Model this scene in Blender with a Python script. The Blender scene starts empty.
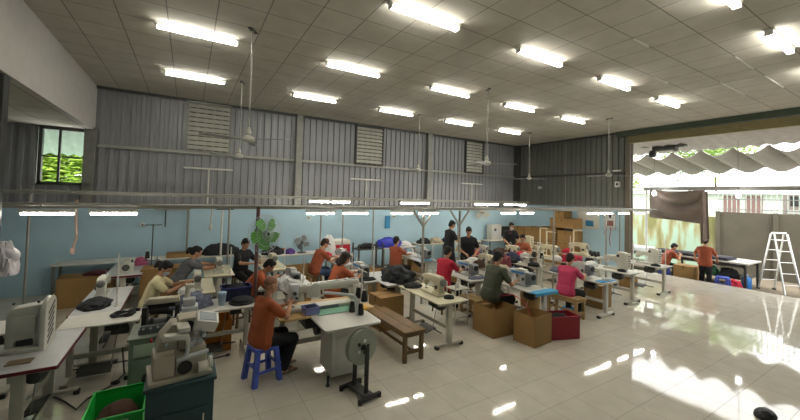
import bpy, bmesh, math, random
from math import sin, cos, pi, radians as rad
from mathutils import Vector as V, Matrix, noise

scene = bpy.context.scene
COL = scene.collection

# ------------------------------------------------------------------ mesh helper
class MB:
    """collects shapes; build() links them as ONE mesh object"""
    def __init__(self):
        self.bm = bmesh.new()
    def _add(self, other):
        me = bpy.data.meshes.new('t'); other.to_mesh(me); other.free()
        self.bm.from_mesh(me); bpy.data.meshes.remove(me)
    def box(self, c, s, rot=None, bev=0.0, seg=2):
        b = bmesh.new()
        bmesh.ops.create_cube(b, size=1.0)
        for v in b.verts: v.co = V((v.co.x*s[0], v.co.y*s[1], v.co.z*s[2]))
        if bev > 0:
            bmesh.ops.bevel(b, geom=list(b.edges), offset=min(bev, min(s)*.45), segments=seg, profile=.6, affect='EDGES')
        M = Matrix.Translation(V(c))
        if rot is not None: M = M @ (rot if isinstance(rot, Matrix) else Matrix.Rotation(rot, 4, 'Z'))
        b.transform(M); self._add(b); return self
    def bx(self, a, b, bev=0.0):
        c = [(a[i]+b[i])/2 for i in range(3)]; s = [abs(b[i]-a[i]) for i in range(3)]
        return self.box(c, s, bev=bev)
    def rod(self, p, q, r, r2=None, seg=12):
        p, q = V(p), V(q); d = q-p
        if d.length < 1e-6: return self
        b = bmesh.new()
        bmesh.ops.create_cone(b, cap_ends=True, segments=seg, radius1=r, radius2=r if r2 is None else r2, depth=d.length)
        b.transform(Matrix.Translation((p+q)/2) @ d.to_track_quat('Z', 'Y').to_matrix().to_4x4())
        self._add(b); return self
    def bar(self, p, q, w, h=None, bev=0.0, up='Z'):
        """rectangular bar from p to q"""
        p, q = V(p), V(q); d = q-p
        b = bmesh.new(); bmesh.ops.create_cube(b, size=1.0)
        hh = w if h is None else h
        for v in b.verts: v.co = V((v.co.x*w, v.co.y*hh, v.co.z*d.length))
        if bev > 0: bmesh.ops.bevel(b, geom=list(b.edges), offset=bev, segments=1, affect='EDGES')
        b.transform(Matrix.Translation((p+q)/2) @ d.to_track_quat('Z', 'Y').to_matrix().to_4x4())
        self._add(b); return self
    def tube(self, pts, r, seg=8, closed=False):
        pts = [V(p) for p in pts]; n = len(pts)
        rs = r if isinstance(r, (list, tuple)) else [r]*n
        b = bmesh.new(); rings = []
        ref = None
        for i in range(n):
            if closed: t = pts[(i+1) % n]-pts[i-1]
            else: t = pts[min(i+1, n-1)]-pts[max(i-1, 0)]
            t.normalize()
            if ref is None:
                ref = t.orthogonal().normalized()
            ref = (ref - t*ref.dot(t))
            if ref.length < 1e-5: ref = t.orthogonal()
            ref.normalize(); bi = t.cross(ref)
            rings.append([b.verts.new(pts[i]+(ref*cos(2*pi*k/seg)+bi*sin(2*pi*k/seg))*rs[i]) for k in range(seg)])
        m = n if closed else n-1
        for i in range(m):
            A, B = rings[i], rings[(i+1) % n]
            for k in range(seg):
                b.faces.new((A[k], A[(k+1) % seg], B[(k+1) % seg], B[k]))
        if not closed:
            b.faces.new(rings[0][::-1]); b.faces.new(rings[-1])
        self._add(b); return self
    def lathe(self, prof, c=(0, 0, 0), axis='Z', seg=20, cap=True):
        b = bmesh.new(); rings = []
        for (r, z) in prof:
            rings.append([b.verts.new((max(r, 1e-4)*cos(2*pi*k/seg), max(r, 1e-4)*sin(2*pi*k/seg), z)) for k in range(seg)])
        for A, B in zip(rings, rings[1:]):
            for k in range(seg): b.faces.new((A[k], A[(k+1) % seg], B[(k+1) % seg], B[k]))
        if cap:
            b.faces.new(rings[0][::-1]); b.faces.new(rings[-1])
        M = Matrix.Translation(V(c))
        if axis == 'X': M = M @ Matrix.Rotation(pi/2, 4, 'Y')
        elif axis == 'Y': M = M @ Matrix.Rotation(-pi/2, 4, 'X')
        elif isinstance(axis, Matrix): M = M @ axis
        b.transform(M); bmesh.ops.recalc_face_normals(b, faces=list(b.faces)); self._add(b); return self
    def prism(self, poly, lo, hi, plane='XZ', bev=0.0, M=None):
        """2-D outline extruded along the third axis from lo to hi"""
        b = bmesh.new()
        def P(u, v, w):
            return {'XZ': (u, w, v), 'XY': (u, v, w), 'YZ': (w, u, v)}[plane]
        A = [b.verts.new(P(u, v, lo)) for u, v in poly]; B = [b.verts.new(P(u, v, hi)) for u, v in poly]
        n = len(poly)
        b.faces.new(A); b.faces.new(B[::-1])
        for i in range(n): b.faces.new((A[i], B[i], B[(i+1) % n], A[(i+1) % n]))
        bmesh.ops.recalc_face_normals(b, faces=list(b.faces))
        if bev > 0: bmesh.ops.bevel(b, geom=list(b.edges), offset=bev, segments=2, profile=.6, affect='EDGES')
        if M is not None: b.transform(M)
        self._add(b); return self
    def ell(self, c, r, rot=None, seg=14, rings=9):
        b = bmesh.new(); bmesh.ops.create_uvsphere(b, u_segments=seg, v_segments=rings, radius=1.0)
        rr = r if isinstance(r, (tuple, list)) else (r, r, r)
        M = Matrix.Translation(V(c))
        if rot is not None: M = M @ rot
        b.transform(M @ Matrix.Diagonal((rr[0], rr[1], rr[2], 1))); self._add(b); return self
    def hull(self, spheres, seg=10, rings=6):
        """convex hull round spheres (centre, radius)"""
        b = bmesh.new()
        for c, r in spheres:
            rr = r if isinstance(r, (tuple, list)) else (r, r, r)
            for i in range(rings+1):
                th = pi*i/rings
                for k in range(seg if 0 < i < rings else 1):
                    ph = 2*pi*k/seg
                    b.verts.new((c[0]+rr[0]*sin(th)*cos(ph), c[1]+rr[1]*sin(th)*sin(ph), c[2]+rr[2]*cos(th)))
        g = bmesh.ops.convex_hull(b, input=list(b.verts))
        dead = [e for e in g['geom_interior']+g['geom_unused'] if isinstance(e, bmesh.types.BMVert)]
        bmesh.ops.delete(b, geom=list(set(dead)), context='VERTS')
        self._add(b); return self
    def face(self, pts):
        self.bm.faces.new([self.bm.verts.new(p) for p in pts]); return self
    def sheet(self, f, nu, nv, thick=0.0):
        """grid surface f(u,v) for u,v in 0..1, given thickness along its normal"""
        b = bmesh.new()
        G = [[b.verts.new(f(i/nu, j/nv)) for j in range(nv+1)] for i in range(nu+1)]
        for i in range(nu):
            for j in range(nv): b.faces.new((G[i][j], G[i+1][j], G[i+1][j+1], G[i][j+1]))
        bmesh.ops.recalc_face_normals(b, faces=list(b.faces))
        if thick:
            bmesh.ops.solidify(b, geom=list(b.faces), thickness=thick)
        self._add(b); return self
    def heap(self, c, size, seed=0, rough=.22, sub=4, freq=2.2):
        """crumpled cloth heap standing on z = c[2]"""
        b = bmesh.new(); bmesh.ops.create_icosphere(b, subdivisions=sub, radius=1.0)
        o = V((seed*7.3, seed*3.1, seed*1.7))
        for v in b.verts:
            n = v.co.normalized()
            d = 1 + rough*noise.fractal(n*freq+o, .9, 2.1, 4) + .5*rough*(1-abs(noise.noise(n*freq*1.7+o)))
            q = n*d
            z = q.z if q.z > -.15 else -.15-(q.z+.15)*.0
            v.co = V((c[0]+q.x*size[0], c[1]+q.y*size[1], c[2]+max(0, (z+.15))*size[2]/1.15))
        self._add(b); return self
    def build(self, name, m, parent=None, loc=None, smooth=40, rot=None):
        me = bpy.data.meshes.new(name)
        self.bm.to_mesh(me); self.bm.free()
        if m is not None: me.materials.append(m)
        if smooth:
            me.polygons.foreach_set('use_smooth', [True]*len(me.polygons))
            me.set_sharp_from_angle(angle=rad(smooth))
        o = bpy.data.objects.new(name, me); COL.objects.link(o)
        if parent is not None: o.parent = parent
        if loc is not None: o.location = loc
        if rot is not None: o.rotation_euler = rot
        return o

def tag(o, label=None, cat=None, group=None, kind=None):
    if label: o['label'] = label
    if cat: o['category'] = cat
    if group: o['group'] = group
    if kind: o['kind'] = kind
    return o
def thing(name, label, cat, loc=(0, 0, 0), rz=0.0, group=None):
    o = bpy.data.objects.new(name, None); COL.objects.link(o)
    o.empty_display_size = .1
    o.location = loc; o.rotation_euler = (0, 0, rz)
    return tag(o, label, cat, group)
def structure(o): o['kind'] = 'structure'; return o
def copy_tree(o, parent=None):
    c = o.copy(); COL.objects.link(c)
    if parent is not None: c.parent = parent
    for ch in list(o.children): copy_tree(ch, c)
    return c
PROTO = {}
def placed(key, builder, label, loc, rz=0.0, group=None):
    """first use builds the thing; later uses copy the thing with its parts"""
    if key not in PROTO:
        o = builder(); PROTO[key] = o
    else:
        o = copy_tree(PROTO[key])
    o['label'] = label
    if group: o['group'] = group
    elif 'group' in o: del o['group']
    o.location = loc; o.rotation_euler = (0, 0, rz)
    return o

# ------------------------------------------------------------------ materials
def lin(h):
    h = h.lstrip('#'); r = []
    for i in (0, 2, 4):
        c = int(h[i:i+2], 16)/255
        r.append(c/12.92 if c <= .04045 else ((c+.055)/1.055)**2.4)
    return tuple(r)+(1.0,)
MATS = {}
def mat(name, hexc, rough=.5, metal=0.0, var=.10, scale=6.0, bump=0.0, bscale=40.0, spec=.5, emit=0.0, alpha=1.0, stretch=(1, 1, 1)):
    if name in MATS: return MATS[name]
    m = bpy.data.materials.new(name); m.use_nodes = True
    nt = m.node_tree; N = nt.nodes; L = nt.links
    p = N['Principled BSDF']
    p.inputs['Roughness'].default_value = rough; p.inputs['Metallic'].default_value = metal
    p.inputs['Specular IOR Level'].default_value = spec
    c = lin(hexc)
    tc = N.new('ShaderNodeTexCoord'); mp = N.new('ShaderNodeMapping'); L.new(tc.outputs['Object'], mp.inputs['Vector'])
    mp.inputs['Scale'].default_value = stretch
    nz = N.new('ShaderNodeTexNoise'); nz.inputs['Scale'].default_value = scale; nz.inputs['Detail'].default_value = 4
    L.new(mp.outputs['Vector'], nz.inputs['Vector'])
    rp = N.new('ShaderNodeValToRGB')
    rp.color_ramp.elements[0].position = .3; rp.color_ramp.elements[1].position = .7
    rp.color_ramp.elements[0].color = tuple(x*(1-var) for x in c[:3])+(1,)
    rp.color_ramp.elements[1].color = tuple(min(1, x*(1+var)) for x in c[:3])+(1,)
    L.new(nz.outputs['Fac'], rp.inputs['Fac']); L.new(rp.outputs['Color'], p.inputs['Base Color'])
    if bump:
        n2 = N.new('ShaderNodeTexNoise'); n2.inputs['Scale'].default_value = bscale; n2.inputs['Detail'].default_value = 3
        L.new(mp.outputs['Vector'], n2.inputs['Vector'])
        b = N.new('ShaderNodeBump'); b.inputs['Strength'].default_value = bump; b.inputs['Distance'].default_value = .02
        L.new(n2.outputs['Fac'], b.inputs['Height']); L.new(b.outputs['Normal'], p.inputs['Normal'])
    if emit:
        p.inputs['Emission Color'].default_value = c; p.inputs['Emission Strength'].default_value = emit
    MATS[name] = m
    return m

def tile_mat(name, c1, c2, grout, size, off, gw, rough, spec, bump, tilebump=0.0):
    m = bpy.data.materials.new(name); m.use_nodes = True
    nt = m.node_tree; N = nt.nodes; L = nt.links; p = N['Principled BSDF']
    tc = N.new('ShaderNodeTexCoord'); mp = N.new('ShaderNodeMapping'); L.new(tc.outputs['Object'], mp.inputs['Vector'])
    mp.inputs['Location'].default_value = (-off[0], -off[1], 0)
    br = N.new('ShaderNodeTexBrick'); br.offset = 0; br.squash = 1
    br.inputs['Scale'].default_value = 1; br.inputs['Brick Width'].default_value = size; br.inputs['Row Height'].default_value = size
    br.inputs['Mortar Size'].default_value = gw; br.inputs['Mortar Smooth'].default_value = .1
    br.inputs['Color1'].default_value = lin(c1); br.inputs['Color2'].default_value = lin(c2); br.inputs['Mortar'].default_value = lin(grout)
    L.new(mp.outputs['Vector'], br.inputs['Vector'])
    nz = N.new('ShaderNodeTexNoise'); nz.inputs['Scale'].default_value = 3.5; nz.inputs['Detail'].default_value = 6
    L.new(tc.outputs['Object'], nz.inputs['Vector'])
    mx = N.new('ShaderNodeMix'); mx.data_type = 'RGBA'; mx.blend_type = 'MULTIPLY'; mx.inputs['Factor'].default_value = 1
    rp = N.new('ShaderNodeValToRGB'); rp.color_ramp.elements[0].color = (.9, .9, .89, 1); rp.color_ramp.elements[1].color = (1, 1, 1, 1)
    rp.color_ramp.elements[0].position = .35; rp.color_ramp.elements[1].position = .65
    L.new(nz.outputs['Fac'], rp.inputs['Fac'])
    L.new(br.outputs['Color'], mx.inputs['A']); L.new(rp.outputs['Color'], mx.inputs['B'])
    L.new(mx.outputs['Result'], p.inputs['Base Color'])
    p.inputs['Roughness'].default_value = rough; p.inputs['Specular IOR Level'].default_value = spec
    b = N.new('ShaderNodeBump'); b.inputs['Strength'].default_value = bump; b.inputs['Distance'].default_value = .004; b.invert = True
    L.new(br.outputs['Fac'], b.inputs['Height'])
    if tilebump:
        n2 = N.new('ShaderNodeTexNoise'); n2.inputs['Scale'].default_value = 1.6; n2.inputs['Detail'].default_value = 1
        L.new(tc.outputs['Object'], n2.inputs['Vector'])
        b2 = N.new('ShaderNodeBump'); b2.inputs['Strength'].default_value = tilebump; b2.inputs['Distance'].default_value = .05
        L.new(n2.outputs['Fac'], b2.inputs['Height']); L.new(b2.outputs['Normal'], b.inputs['Normal'])
    L.new(b.outputs['Normal'], p.inputs['Normal'])
    MATS[name] = m
    return m

def glow(name, hexc, strength):
    m = bpy.data.materials.new(name); m.use_nodes = True
    nt = m.node_tree; p = nt.nodes['Principled BSDF']
    p.inputs['Base Color'].default_value = (.8, .8, .8, 1)
    p.inputs['Emission Color'].default_value = lin(hexc); p.inputs['Emission Strength'].default_value = strength
    MATS[name] = m
    return m

M_floor = tile_mat('floor_tile', '#d6d0c0', '#d0cabb', '#aaa495', .5, (.264, .165), .003, .05, .6, .35, .03)
M_ceil = tile_mat('ceiling_tile', '#cbc6ba', '#c6c1b5', '#8d887d', .6, (.25, .28), .008, .85, .2, .3)
M_soffit = mat('white_plaster', '#c9c5c0', .8, var=.04)
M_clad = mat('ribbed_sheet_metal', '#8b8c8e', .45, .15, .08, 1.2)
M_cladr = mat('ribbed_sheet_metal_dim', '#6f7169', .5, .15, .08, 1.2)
M_blue = mat('pale_blue_paint', '#aecdda', .75, var=.05, scale=1.5)
M_steel = mat('grey_steel', '#85857f', .45, .5)
M_dsteel = mat('dark_steel', '#4d4e4b', .5, .4)
M_galv = mat('galvanised_pipe', '#a3a198', .4, .5)
M_louv = mat('louvre_slats', '#b9b8ac', .5, .1)
M_tube = glow('lit_tube', '#fffcf1', 24.0)
M_tube2 = glow('lit_short_tube', '#fff8ea', 42.0)
M_bulb = glow('lit_bulb', '#ffffff', 30.0)
M_white = mat('white_paint', '#dcdad2', .4, var=.04)
M_offw = mat('off_white_laminate', '#d5d3ca', .35, var=.05)
M_creamtop = mat('cream_laminate', '#d6d0b4', .35, var=.05)
M_greytop = mat('pale_grey_laminate', '#c7c8c8', .35, var=.06)
M_maroon = mat('maroon_edge', '#6e1420', .4)
M_cream = mat('cream_enamel', '#cfc6a8', .35, var=.05)
M_pale = mat('pale_enamel', '#c9c7bb', .35, var=.05)
M_gwhite = mat('grey_white_enamel', '#c3c6c6', .35, var=.05)
M_beige = mat('beige_enamel', '#b9b09b', .4, var=.06)
M_motor = mat('grey_motor_housing', '#74787a', .4)
M_bluestripe = mat('blue_panel', '#3f86c4', .4)
M_black = mat('black_plastic', '#1b1b1c', .45)
M_chrome = mat('bright_metal', '#d0d0d0', .2, .9)
M_legpaint = mat('cream_leg_paint', '#b9b6a6', .45)
M_wood = mat('brown_wood', '#755a36', .55, var=.22, scale=5, stretch=(12, 1, 6))
M_woodl = mat('light_wood', '#a5895c', .55, var=.2, scale=5, stretch=(12, 1, 6))
M_card = mat('brown_cardboard', '#9a7848', .85, var=.07, scale=3)
M_cardd = mat('tape_cardboard', '#7e5f36', .8, var=.07)
M_bplast = mat('blue_plastic', '#4a60c2', .4)
M_gplast = mat('green_plastic', '#1fc648', .4, var=.04)
M_bluecloth = mat('sky_blue_cloth', '#4aa5d6', .8)
M_redbin = mat('red_bin', '#8f1024', .5)
M_redcloth = mat('red_cloth', '#b21734', .85, var=.15)
M_blackcloth = mat('black_cloth', '#202225', .9, var=.35, scale=9, bump=.5)
M_navy = mat('navy_cloth', '#262a47', .9, var=.3, bump=.4)
M_denim = mat('grey_denim', '#686d80', .9, var=.3, scale=30, bump=.5)
M_wcloth = mat('white_cloth', '#d8d8d6', .85, var=.06, bump=.3)
M_bgcloth = mat('beige_cloth', '#b8ac92', .9, var=.15, bump=.3)
M_browncloth = mat('brown_curtain_cloth', '#7f7065', .9, var=.08)
M_teal = mat('teal_cabinet_paint', '#2f4a4e', .5)
M_greencab = mat('grey_green_paint', '#7f8b7c', .45)
M_greenmat = mat('green_cutting_mat', '#6fa78a', .6)
M_yellow = mat('yellow_cloth', '#c79a2b', .8)
M_orange_crate = mat('orange_crate_plastic', '#b7741f', .5)
M_fanblade = mat('green_fan_plastic', '#58a836', .35)
M_wire = mat('guard_wire', '#8d949a', .35, .6)
M_redbox = mat('red_carton_print', '#b5172a', .6)
M_purple = mat('royal_blue_bag', '#2f39b0', .6)
M_red2 = mat('maroon_brown_pipe', '#6c4a46', .5)
M_clear = mat('pale_blue_plastic', '#a9c3d8', .3)
M_rubber = mat('dark_rubber', '#26231f', .7)
# ================================================================== THE SETTING
def clad(mb, axis, a0, a1, fix, z0, z1, sgn, per=.2, dep=.042):
    """ribbed metal sheet along X or Y; ribs stand out by sgn*dep"""
    b = bmesh.new(); prof = []
    a = a0
    while a < a1-1e-6:
        for da, d in ((0, 0), (.085, 0), (.097, dep), (.182, dep), (.194, 0)):
            if a+da*per/.2 < a1: prof.append((a+da*per/.2, d))
        a += per
    prof.append((a1, 0))
    lo = []; hi = []
    for (u, d) in prof:
        q = fix+sgn*d
        lo.append(b.verts.new((u, q, z0) if axis == 'X' else (q, u, z0)))
        hi.append(b.verts.new((u, q, z1) if axis == 'X' else (q, u, z1)))
    for i in range(len(prof)-1): b.faces.new((lo[i], lo[i+1], hi[i+1], hi[i]))
    mb._add(b)

# floor and ground
structure(MB().bx((-7, -6.6, -.3), (14.3, 11.3, 0)).build('floor', M_floor, smooth=0))
M_conc = mat('outside_concrete', '#746a5a', .9, var=.12, scale=1.2, bump=.3)
structure(MB().bx((14.3, -12, -.6), (45, 25, -.25)).build('ground_outside', M_conc, smooth=0))
structure(MB().bx((14.28, -6, -.3), (14.34, 11.2, .002)).build('trim_3', M_conc, smooth=0))
# ceiling: high part, white bulkhead, low part
structure(MB().bx((-2.0, -6.6, 4.94), (13.35, 11.4, 5.0)).build('ceiling', M_ceil, smooth=0))
structure(MB().bx((-2.12, -6.6, 3.85), (-2.0, 11.3, 5.0)).build('ceiling_bulkhead', M_soffit, smooth=0))
structure(MB().bx((-7, -6.6, 3.86), (-2.12, 11.4, 3.95)).build('ceiling_low', M_ceil, smooth=0))
# long wall at Y = 11: painted masonry below, ribbed sheet above
w = MB().bx((-7, 11.0, -.1), (13.25, 11.3, 2.06))
structure(w.build('wall_left_lower', M_blue, smooth=0))
w = MB()
clad(w, 'X', -2.0, 13.0, 11.16, 2.05, 4.95, -1)
structure(w.build('wall_left_upper', M_clad, smooth=0))
w = MB()
clad(w, 'X', -7, -3.0, 11.16, 2.05, 3.9, -1); clad(w, 'X', -3.0, -2.06, 11.16, 2.05, 2.52, -1)
clad(w, 'X', -3.0, -2.06, 11.16, 3.8, 3.9, -1); clad(w, 'X', -2.06, -1.99, 11.16, 2.05, 3.9, -1)
structure(w.build('wall_left_recess', M_clad, smooth=0))
# end wall at X = 13.05 with the wide roller door
w = MB().bx((13.05, 6.35, -.1), (13.25, 11.3, 2.27))
structure(w.build('wall_right_lower', M_blue, smooth=0))
w = MB(); clad(w, 'Y', 6.35, 11.16, 13.08, 2.25, 4.95, -1)
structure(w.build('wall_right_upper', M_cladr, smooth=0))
w = MB().bx((13.12, 6.35, 2.2), (13.18, 11.3, 5)).bx((-7, 11.19, 2.0), (-3.0, 11.25, 4)).bx((-2.06, 11.19, 2.0), (13.2, 11.25, 5)).bx((-3.1, 11.19, 3.8), (-2.0, 11.25, 4)).bx((-3.1, 11.19, 2.0), (-2.0, 11.25, 2.52))
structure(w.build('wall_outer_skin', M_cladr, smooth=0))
structure(MB().bx((13.05, -6.6, -.1), (13.25, -.2, 5)).build('wall_right_end', M_blue, smooth=0))
structure(MB().bx((-7.2, -6.8, -.1), (13.25, -6.6, 5)).build('wall_back', M_blue, smooth=0))
structure(MB().bx((-7.2, -6.8, -.1), (-7, 11.4, 4)).build('wall_side', M_blue, smooth=0))
w = MB(); clad(w, 'X', -7, -2.16, 6.5, 2.25, 3.86, -1); w.bx((-7, 6.52, 2.25), (-2.16, 6.55, 3.86))
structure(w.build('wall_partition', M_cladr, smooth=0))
# steel columns and rails of the frame
for i, x in enumerate((2.92, 7.95)):
    w = MB().bx((x-.1, 10.96, 2.06), (x+.1, 10.98, 4.94)).bx((x-.1, 11.12, 2.06), (x+.1, 11.14, 4.94)).bx((x-.012, 10.98, 2.06), (x+.012, 11.12, 4.94))
    structure(w.build('column_%d' % (i+1), M_steel, smooth=0))
structure(MB().bx((12.82, 10.9, 2.06), (13.06, 11.12, 4.94), .01).build('column_3', M_dsteel, smooth=0))
structure(MB().bx((-2.16, 10.95, 2.06), (-1.94, 11.14, 3.9), .01).build('column_4', M_steel, smooth=0))
structure(MB().bx((-2.2, 6.28, 0), (-2.02, 6.46, 3.86), .012).build('column_5', M_dsteel, smooth=0))
structure(MB().bx((-2.0, 11.04, 3.45), (12.85, 11.12, 3.52), .008).build('trim_1', M_galv, smooth=0))
structure(MB().bx((12.96, 6.4, 3.46), (13.04, 10.95, 3.53), .008).build('trim_2', M_dsteel, smooth=0))
structure(MB().bx((-2.0, 11.05, 4.88), (12.9, 11.13, 4.94)).build('trim_4', M_dsteel, smooth=0))
structure(MB().bx((12.98, 6.4, 4.88), (13.06, 11, 4.94)).build('trim_5', M_dsteel, smooth=0))
structure(MB().bx((-2.0, 10.95, 2.03), (13.0, 11.16, 2.08)).build('trim_6', M_steel, smooth=0))
structure(MB().bx((12.98, 6.4, 2.24), (13.08, 11.0, 2.3)).build('trim_7', M_steel, smooth=0))
# roller door: green box beam, shutter curtain rolled up, jamb channels
M_gbeam = mat('dark_green_beam', '#41503f', .5, var=.06)
M_shut = mat('tan_shutter_slats', '#8f8259', .5, .2)
structure(MB().bx((12.82, -.4, 4.77), (13.3, 6.62, 4.94), .01).build('beam_door', M_gbeam, smooth=0))
d = MB()
for k in range(4):
    d.bx((12.93+.02*(k % 2), -.2, 4.50+.066*k), (13.06, 6.3, 4.56+.066*k), .006)
door = structure(d.build('door_1', M_shut, smooth=0))
structure(MB().bx((12.95, 6.2, 0), (13.02, 6.36, 4.77)).bx((13.1, 6.2, 0), (13.17, 6.36, 4.77)).bx((13.02, 6.32, 0), (13.1, 6.36, 4.77)).build('door_1_jamb', mat('jamb_brown', '#6f6658', .55), smooth=0))
structure(MB().bx((12.95, -.3, 0), (13.17, -.14, 4.77)).build('door_1_far_jamb', MATS['jamb_brown'], smooth=0))
# window in the recess
wn = MB()
for a, b in (((-3.02, 11.08, 2.5), (-2.96, 11.2, 3.84)), ((-2.12, 11.08, 2.5), (-2.05, 11.2, 3.84)), ((-3.0, 11.08, 3.78), (-2.06, 11.2, 3.84)), ((-3.0, 11.08, 2.5), (-2.06, 11.2, 2.57)), ((-2.69, 11.1, 2.55), (-2.65, 11.16, 3.8)), ((-3.0, 11.11, 3.14), (-2.06, 11.15, 3.17))):
    wn.bx(a, b)
win = structure(wn.build('window_1', M_dsteel, smooth=0)); win.location.x = .06
# louvre panels
for i, (x0, x1) in enumerate(((-.07, .94), (4.9, 5.9), (9.88, 10.8))):
    r = thing('wall_louvre', ('slatted ventilation louvre by the white bulkhead, first along the ribbed wall',
                              'slatted ventilation louvre between the two steel wall columns',
                              'slatted ventilation louvre near the dark corner of the ribbed wall')[i], 'louvre', ((x0+x1)/2, 11.12, 3.56), 0, 'louvre panels in the ribbed wall')
    hw = (x1-x0)/2
    MB().bx((-hw-.05, -.08, -.05), (-hw, .02, 1.34)).bx((hw, -.08, -.05), (hw+.05, .02, 1.34)).bx((-hw-.05, -.08, 1.28), (hw+.05, .02, 1.34)).bx((-hw-.05, -.08, -.06), (hw+.05, .02, 0)).build('frame', M_dsteel if i else M_steel, r, smooth=0)
    s = MB()
    for k in range(10):
        z = .03+k*.127
        s.prism([(-.07, z), (-.055, z-.005), (0.0, z+.10), (-.012, z+.105)], -hw, hw, 'YZ')
    s.build('slats', M_louv, r, smooth=0)
    MB().bx((-hw, .0, 0), (hw, .015, 1.28)).build('backing', M_dsteel, r, smooth=0)
# T shaped conduit on the ribbed wall
for i, (x, z, L, lab) in enumerate(((.47, 3.07, 1.2, 'thin white T-shaped pipe under the louvre by the white bulkhead'), (5.28, 3.01, 1.18, 'thin white T-shaped pipe under the middle louvre'), (10.2, 3.07, 1.18, 'thin white T-shaped pipe under the louvre near the corner'))):
    r = thing('conduit_pipe', lab, 'pipe', (x, 11.04, 2.1), 0, 'T-shaped pipes on the ribbed wall')
    MB().rod((0, 0, 0), (0, 0, z-2.1), .018).build('riser', M_white, r)
    MB().rod((-L/2, 0, z-2.1), (L/2, 0, z-2.1), .024).build('crossbar', M_white, r)
r = thing('downpipe', 'thin vertical pipe beside the first steel column on the ribbed wall', 'pipe', (3.7, 11.05, 2.1))
MB().rod((0, 0, 0), (0, 0, 1.36), .014).build('pipe', M_galv, r)
r = thing('downpipe', 'thin pale vertical pipe on the dark ribbed end wall', 'pipe', (13.02, 8.63, 2.3))
MB().rod((0, 0, 0), (0, 0, 2.6), .018).build('pipe', M_galv, r)
tag(MB().bx((12.96, 9.75, 2.95), (13.05, 9.9, 3.06), .01).build('junction_box', M_pale), 'small square box on the dark ribbed end wall', 'junction box')
r = thing('switch_box', 'small white switch box on the wall beside the roller door', 'switch', (13.0, 6.62, 3.0))
MB().bx((-.06, -.08, 0), (.05, .08, .2), .012).build('housing', M_white, r); MB().bx((-.075, -.03, .06), (-.058, .03, .14), .005).build('button', M_black, r)
r = thing('door_sensor', 'white bracket above the switch box beside the roller door', 'bracket', (12.98, 6.62, 3.56))
MB().bx((-.05, -.12, 0), (.05, .16, .05), .01).build('bracket', M_white, r)

# ------------------------------------------------------------------ ceiling lights
def ceiling_light():
    r = thing('ceiling_light', 'x', 'ceiling light')
    MB().prism([(-.06, 0), (.06, 0), (.03, -.045), (-.03, -.045)], -.575, .575, 'YZ').build('housing', M_white, r, smooth=0)
    for s in (-1, 1):
        MB().rod((-.54, s*.022, -.07), (.54, s*.022, -.07), .015, seg=10).build('tube', M_tube, r)
        MB().bx((s*.54, -.045, -.09), (s*.565, .045, -.03), .006).build('end_cap', M_white, r)
    return r
LX = (.05, 2.67, 5.07, 7.42, 9.78); ORD = ('first', 'second', 'third', 'fourth', 'fifth')
for y, rn in ((8.72, 'row along the ribbed wall'), (6.28, 'second row off the wall'), (3.86, 'third row off the wall'), (1.5, 'fourth row off the wall')):
    for i, x in enumerate(LX):
        if y < 2 and i < 1: continue
        placed('clight', ceiling_light, 'lit ceiling light, %s from the white bulkhead in the %s' % (ORD[i], rn), (x, y, 4.938), 0, 'fluorescent ceiling lights')

STRIPS =  ((7.7, 2.08, 8.62, 2.08), (9.27, 2.08, 10.46, 2.08), (9.1, 2.68, 10.51, 2.68), (9.25, 3.27, 9.25, 2.74), (9.25, 2.72, 9.25, 2.21), (7.73, 3.28, 8.3, 3.28), (5.69, 2.68, 6.13, 2.68))
# thin white strips under parts of the ceiling grid, towards the roller door
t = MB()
for (x0, y0, x1, y1) in STRIPS: t.bx((min(x0, x1)-.008, min(y0, y1)-.008, 4.925), (max(x0, x1)+.008, max(y0, y1)+.008, 4.941))
structure(t.build('ceiling_strip_trim', M_white, smooth=0))
# ------------------------------------------------------------------ ceiling fans
def ceiling_fan():
    r = thing('ceiling_fan', 'x', 'ceiling fan')
    MB().bx((-.1, -.03, -.02), (.1, .03, 0)).build('mount', M_dsteel, r)
    MB().rod((0, 0, 0), (0, 0, -1.6), .012).build('rod', M_galv, r)
    MB().lathe([(.015, -1.5), (.04, -1.57), (.045, -1.6), (.02, -1.62), (.03, -1.62), (.085, -1.65), (.09, -1.69), (.07, -1.72), (.02, -1.73)]).build('motor', M_pale, r)
    for k in range(3):
        a = 2*pi*k/3+.35
        R = Matrix.Rotation(a, 4, 'Z')
        b = MB(); b.prism([(.1, -.025), (.2, -.03), (.25, -.055), (.66, -.065), (.68, 0), (.66, .055), (.25, .05), (.2, .03), (.1, .025)], -.004, .004, 'XY', 0, R @ Matrix.Translation((0, 0, -1.69)) @ Matrix.Rotation(.16, 4, 'X'))
        b.build('blade', M_galv, r)
    return r
for (x, y, lab) in ((.75, 5.73, 'white ceiling fan on long rod, over the aisle by the white bulkhead'),
                    (.95, 8.6, 'white ceiling fan behind another fan, in front of the louvre by the bulkhead'),
                    (5.87, 8.7, 'white ceiling fan in front of the second steel wall column'),
                    (5.72, 5.73, 'white ceiling fan on long rod in the middle of the ceiling'),
                    (10.7, 8.56, 'white ceiling fan near the dark corner of the hall'),
                    (10.6, 5.66, 'white ceiling fan beside the roller door')):
    placed('cfan', ceiling_fan, lab, (x, y, 4.938), x*1.3, 'ceiling fans on rods')

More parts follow.
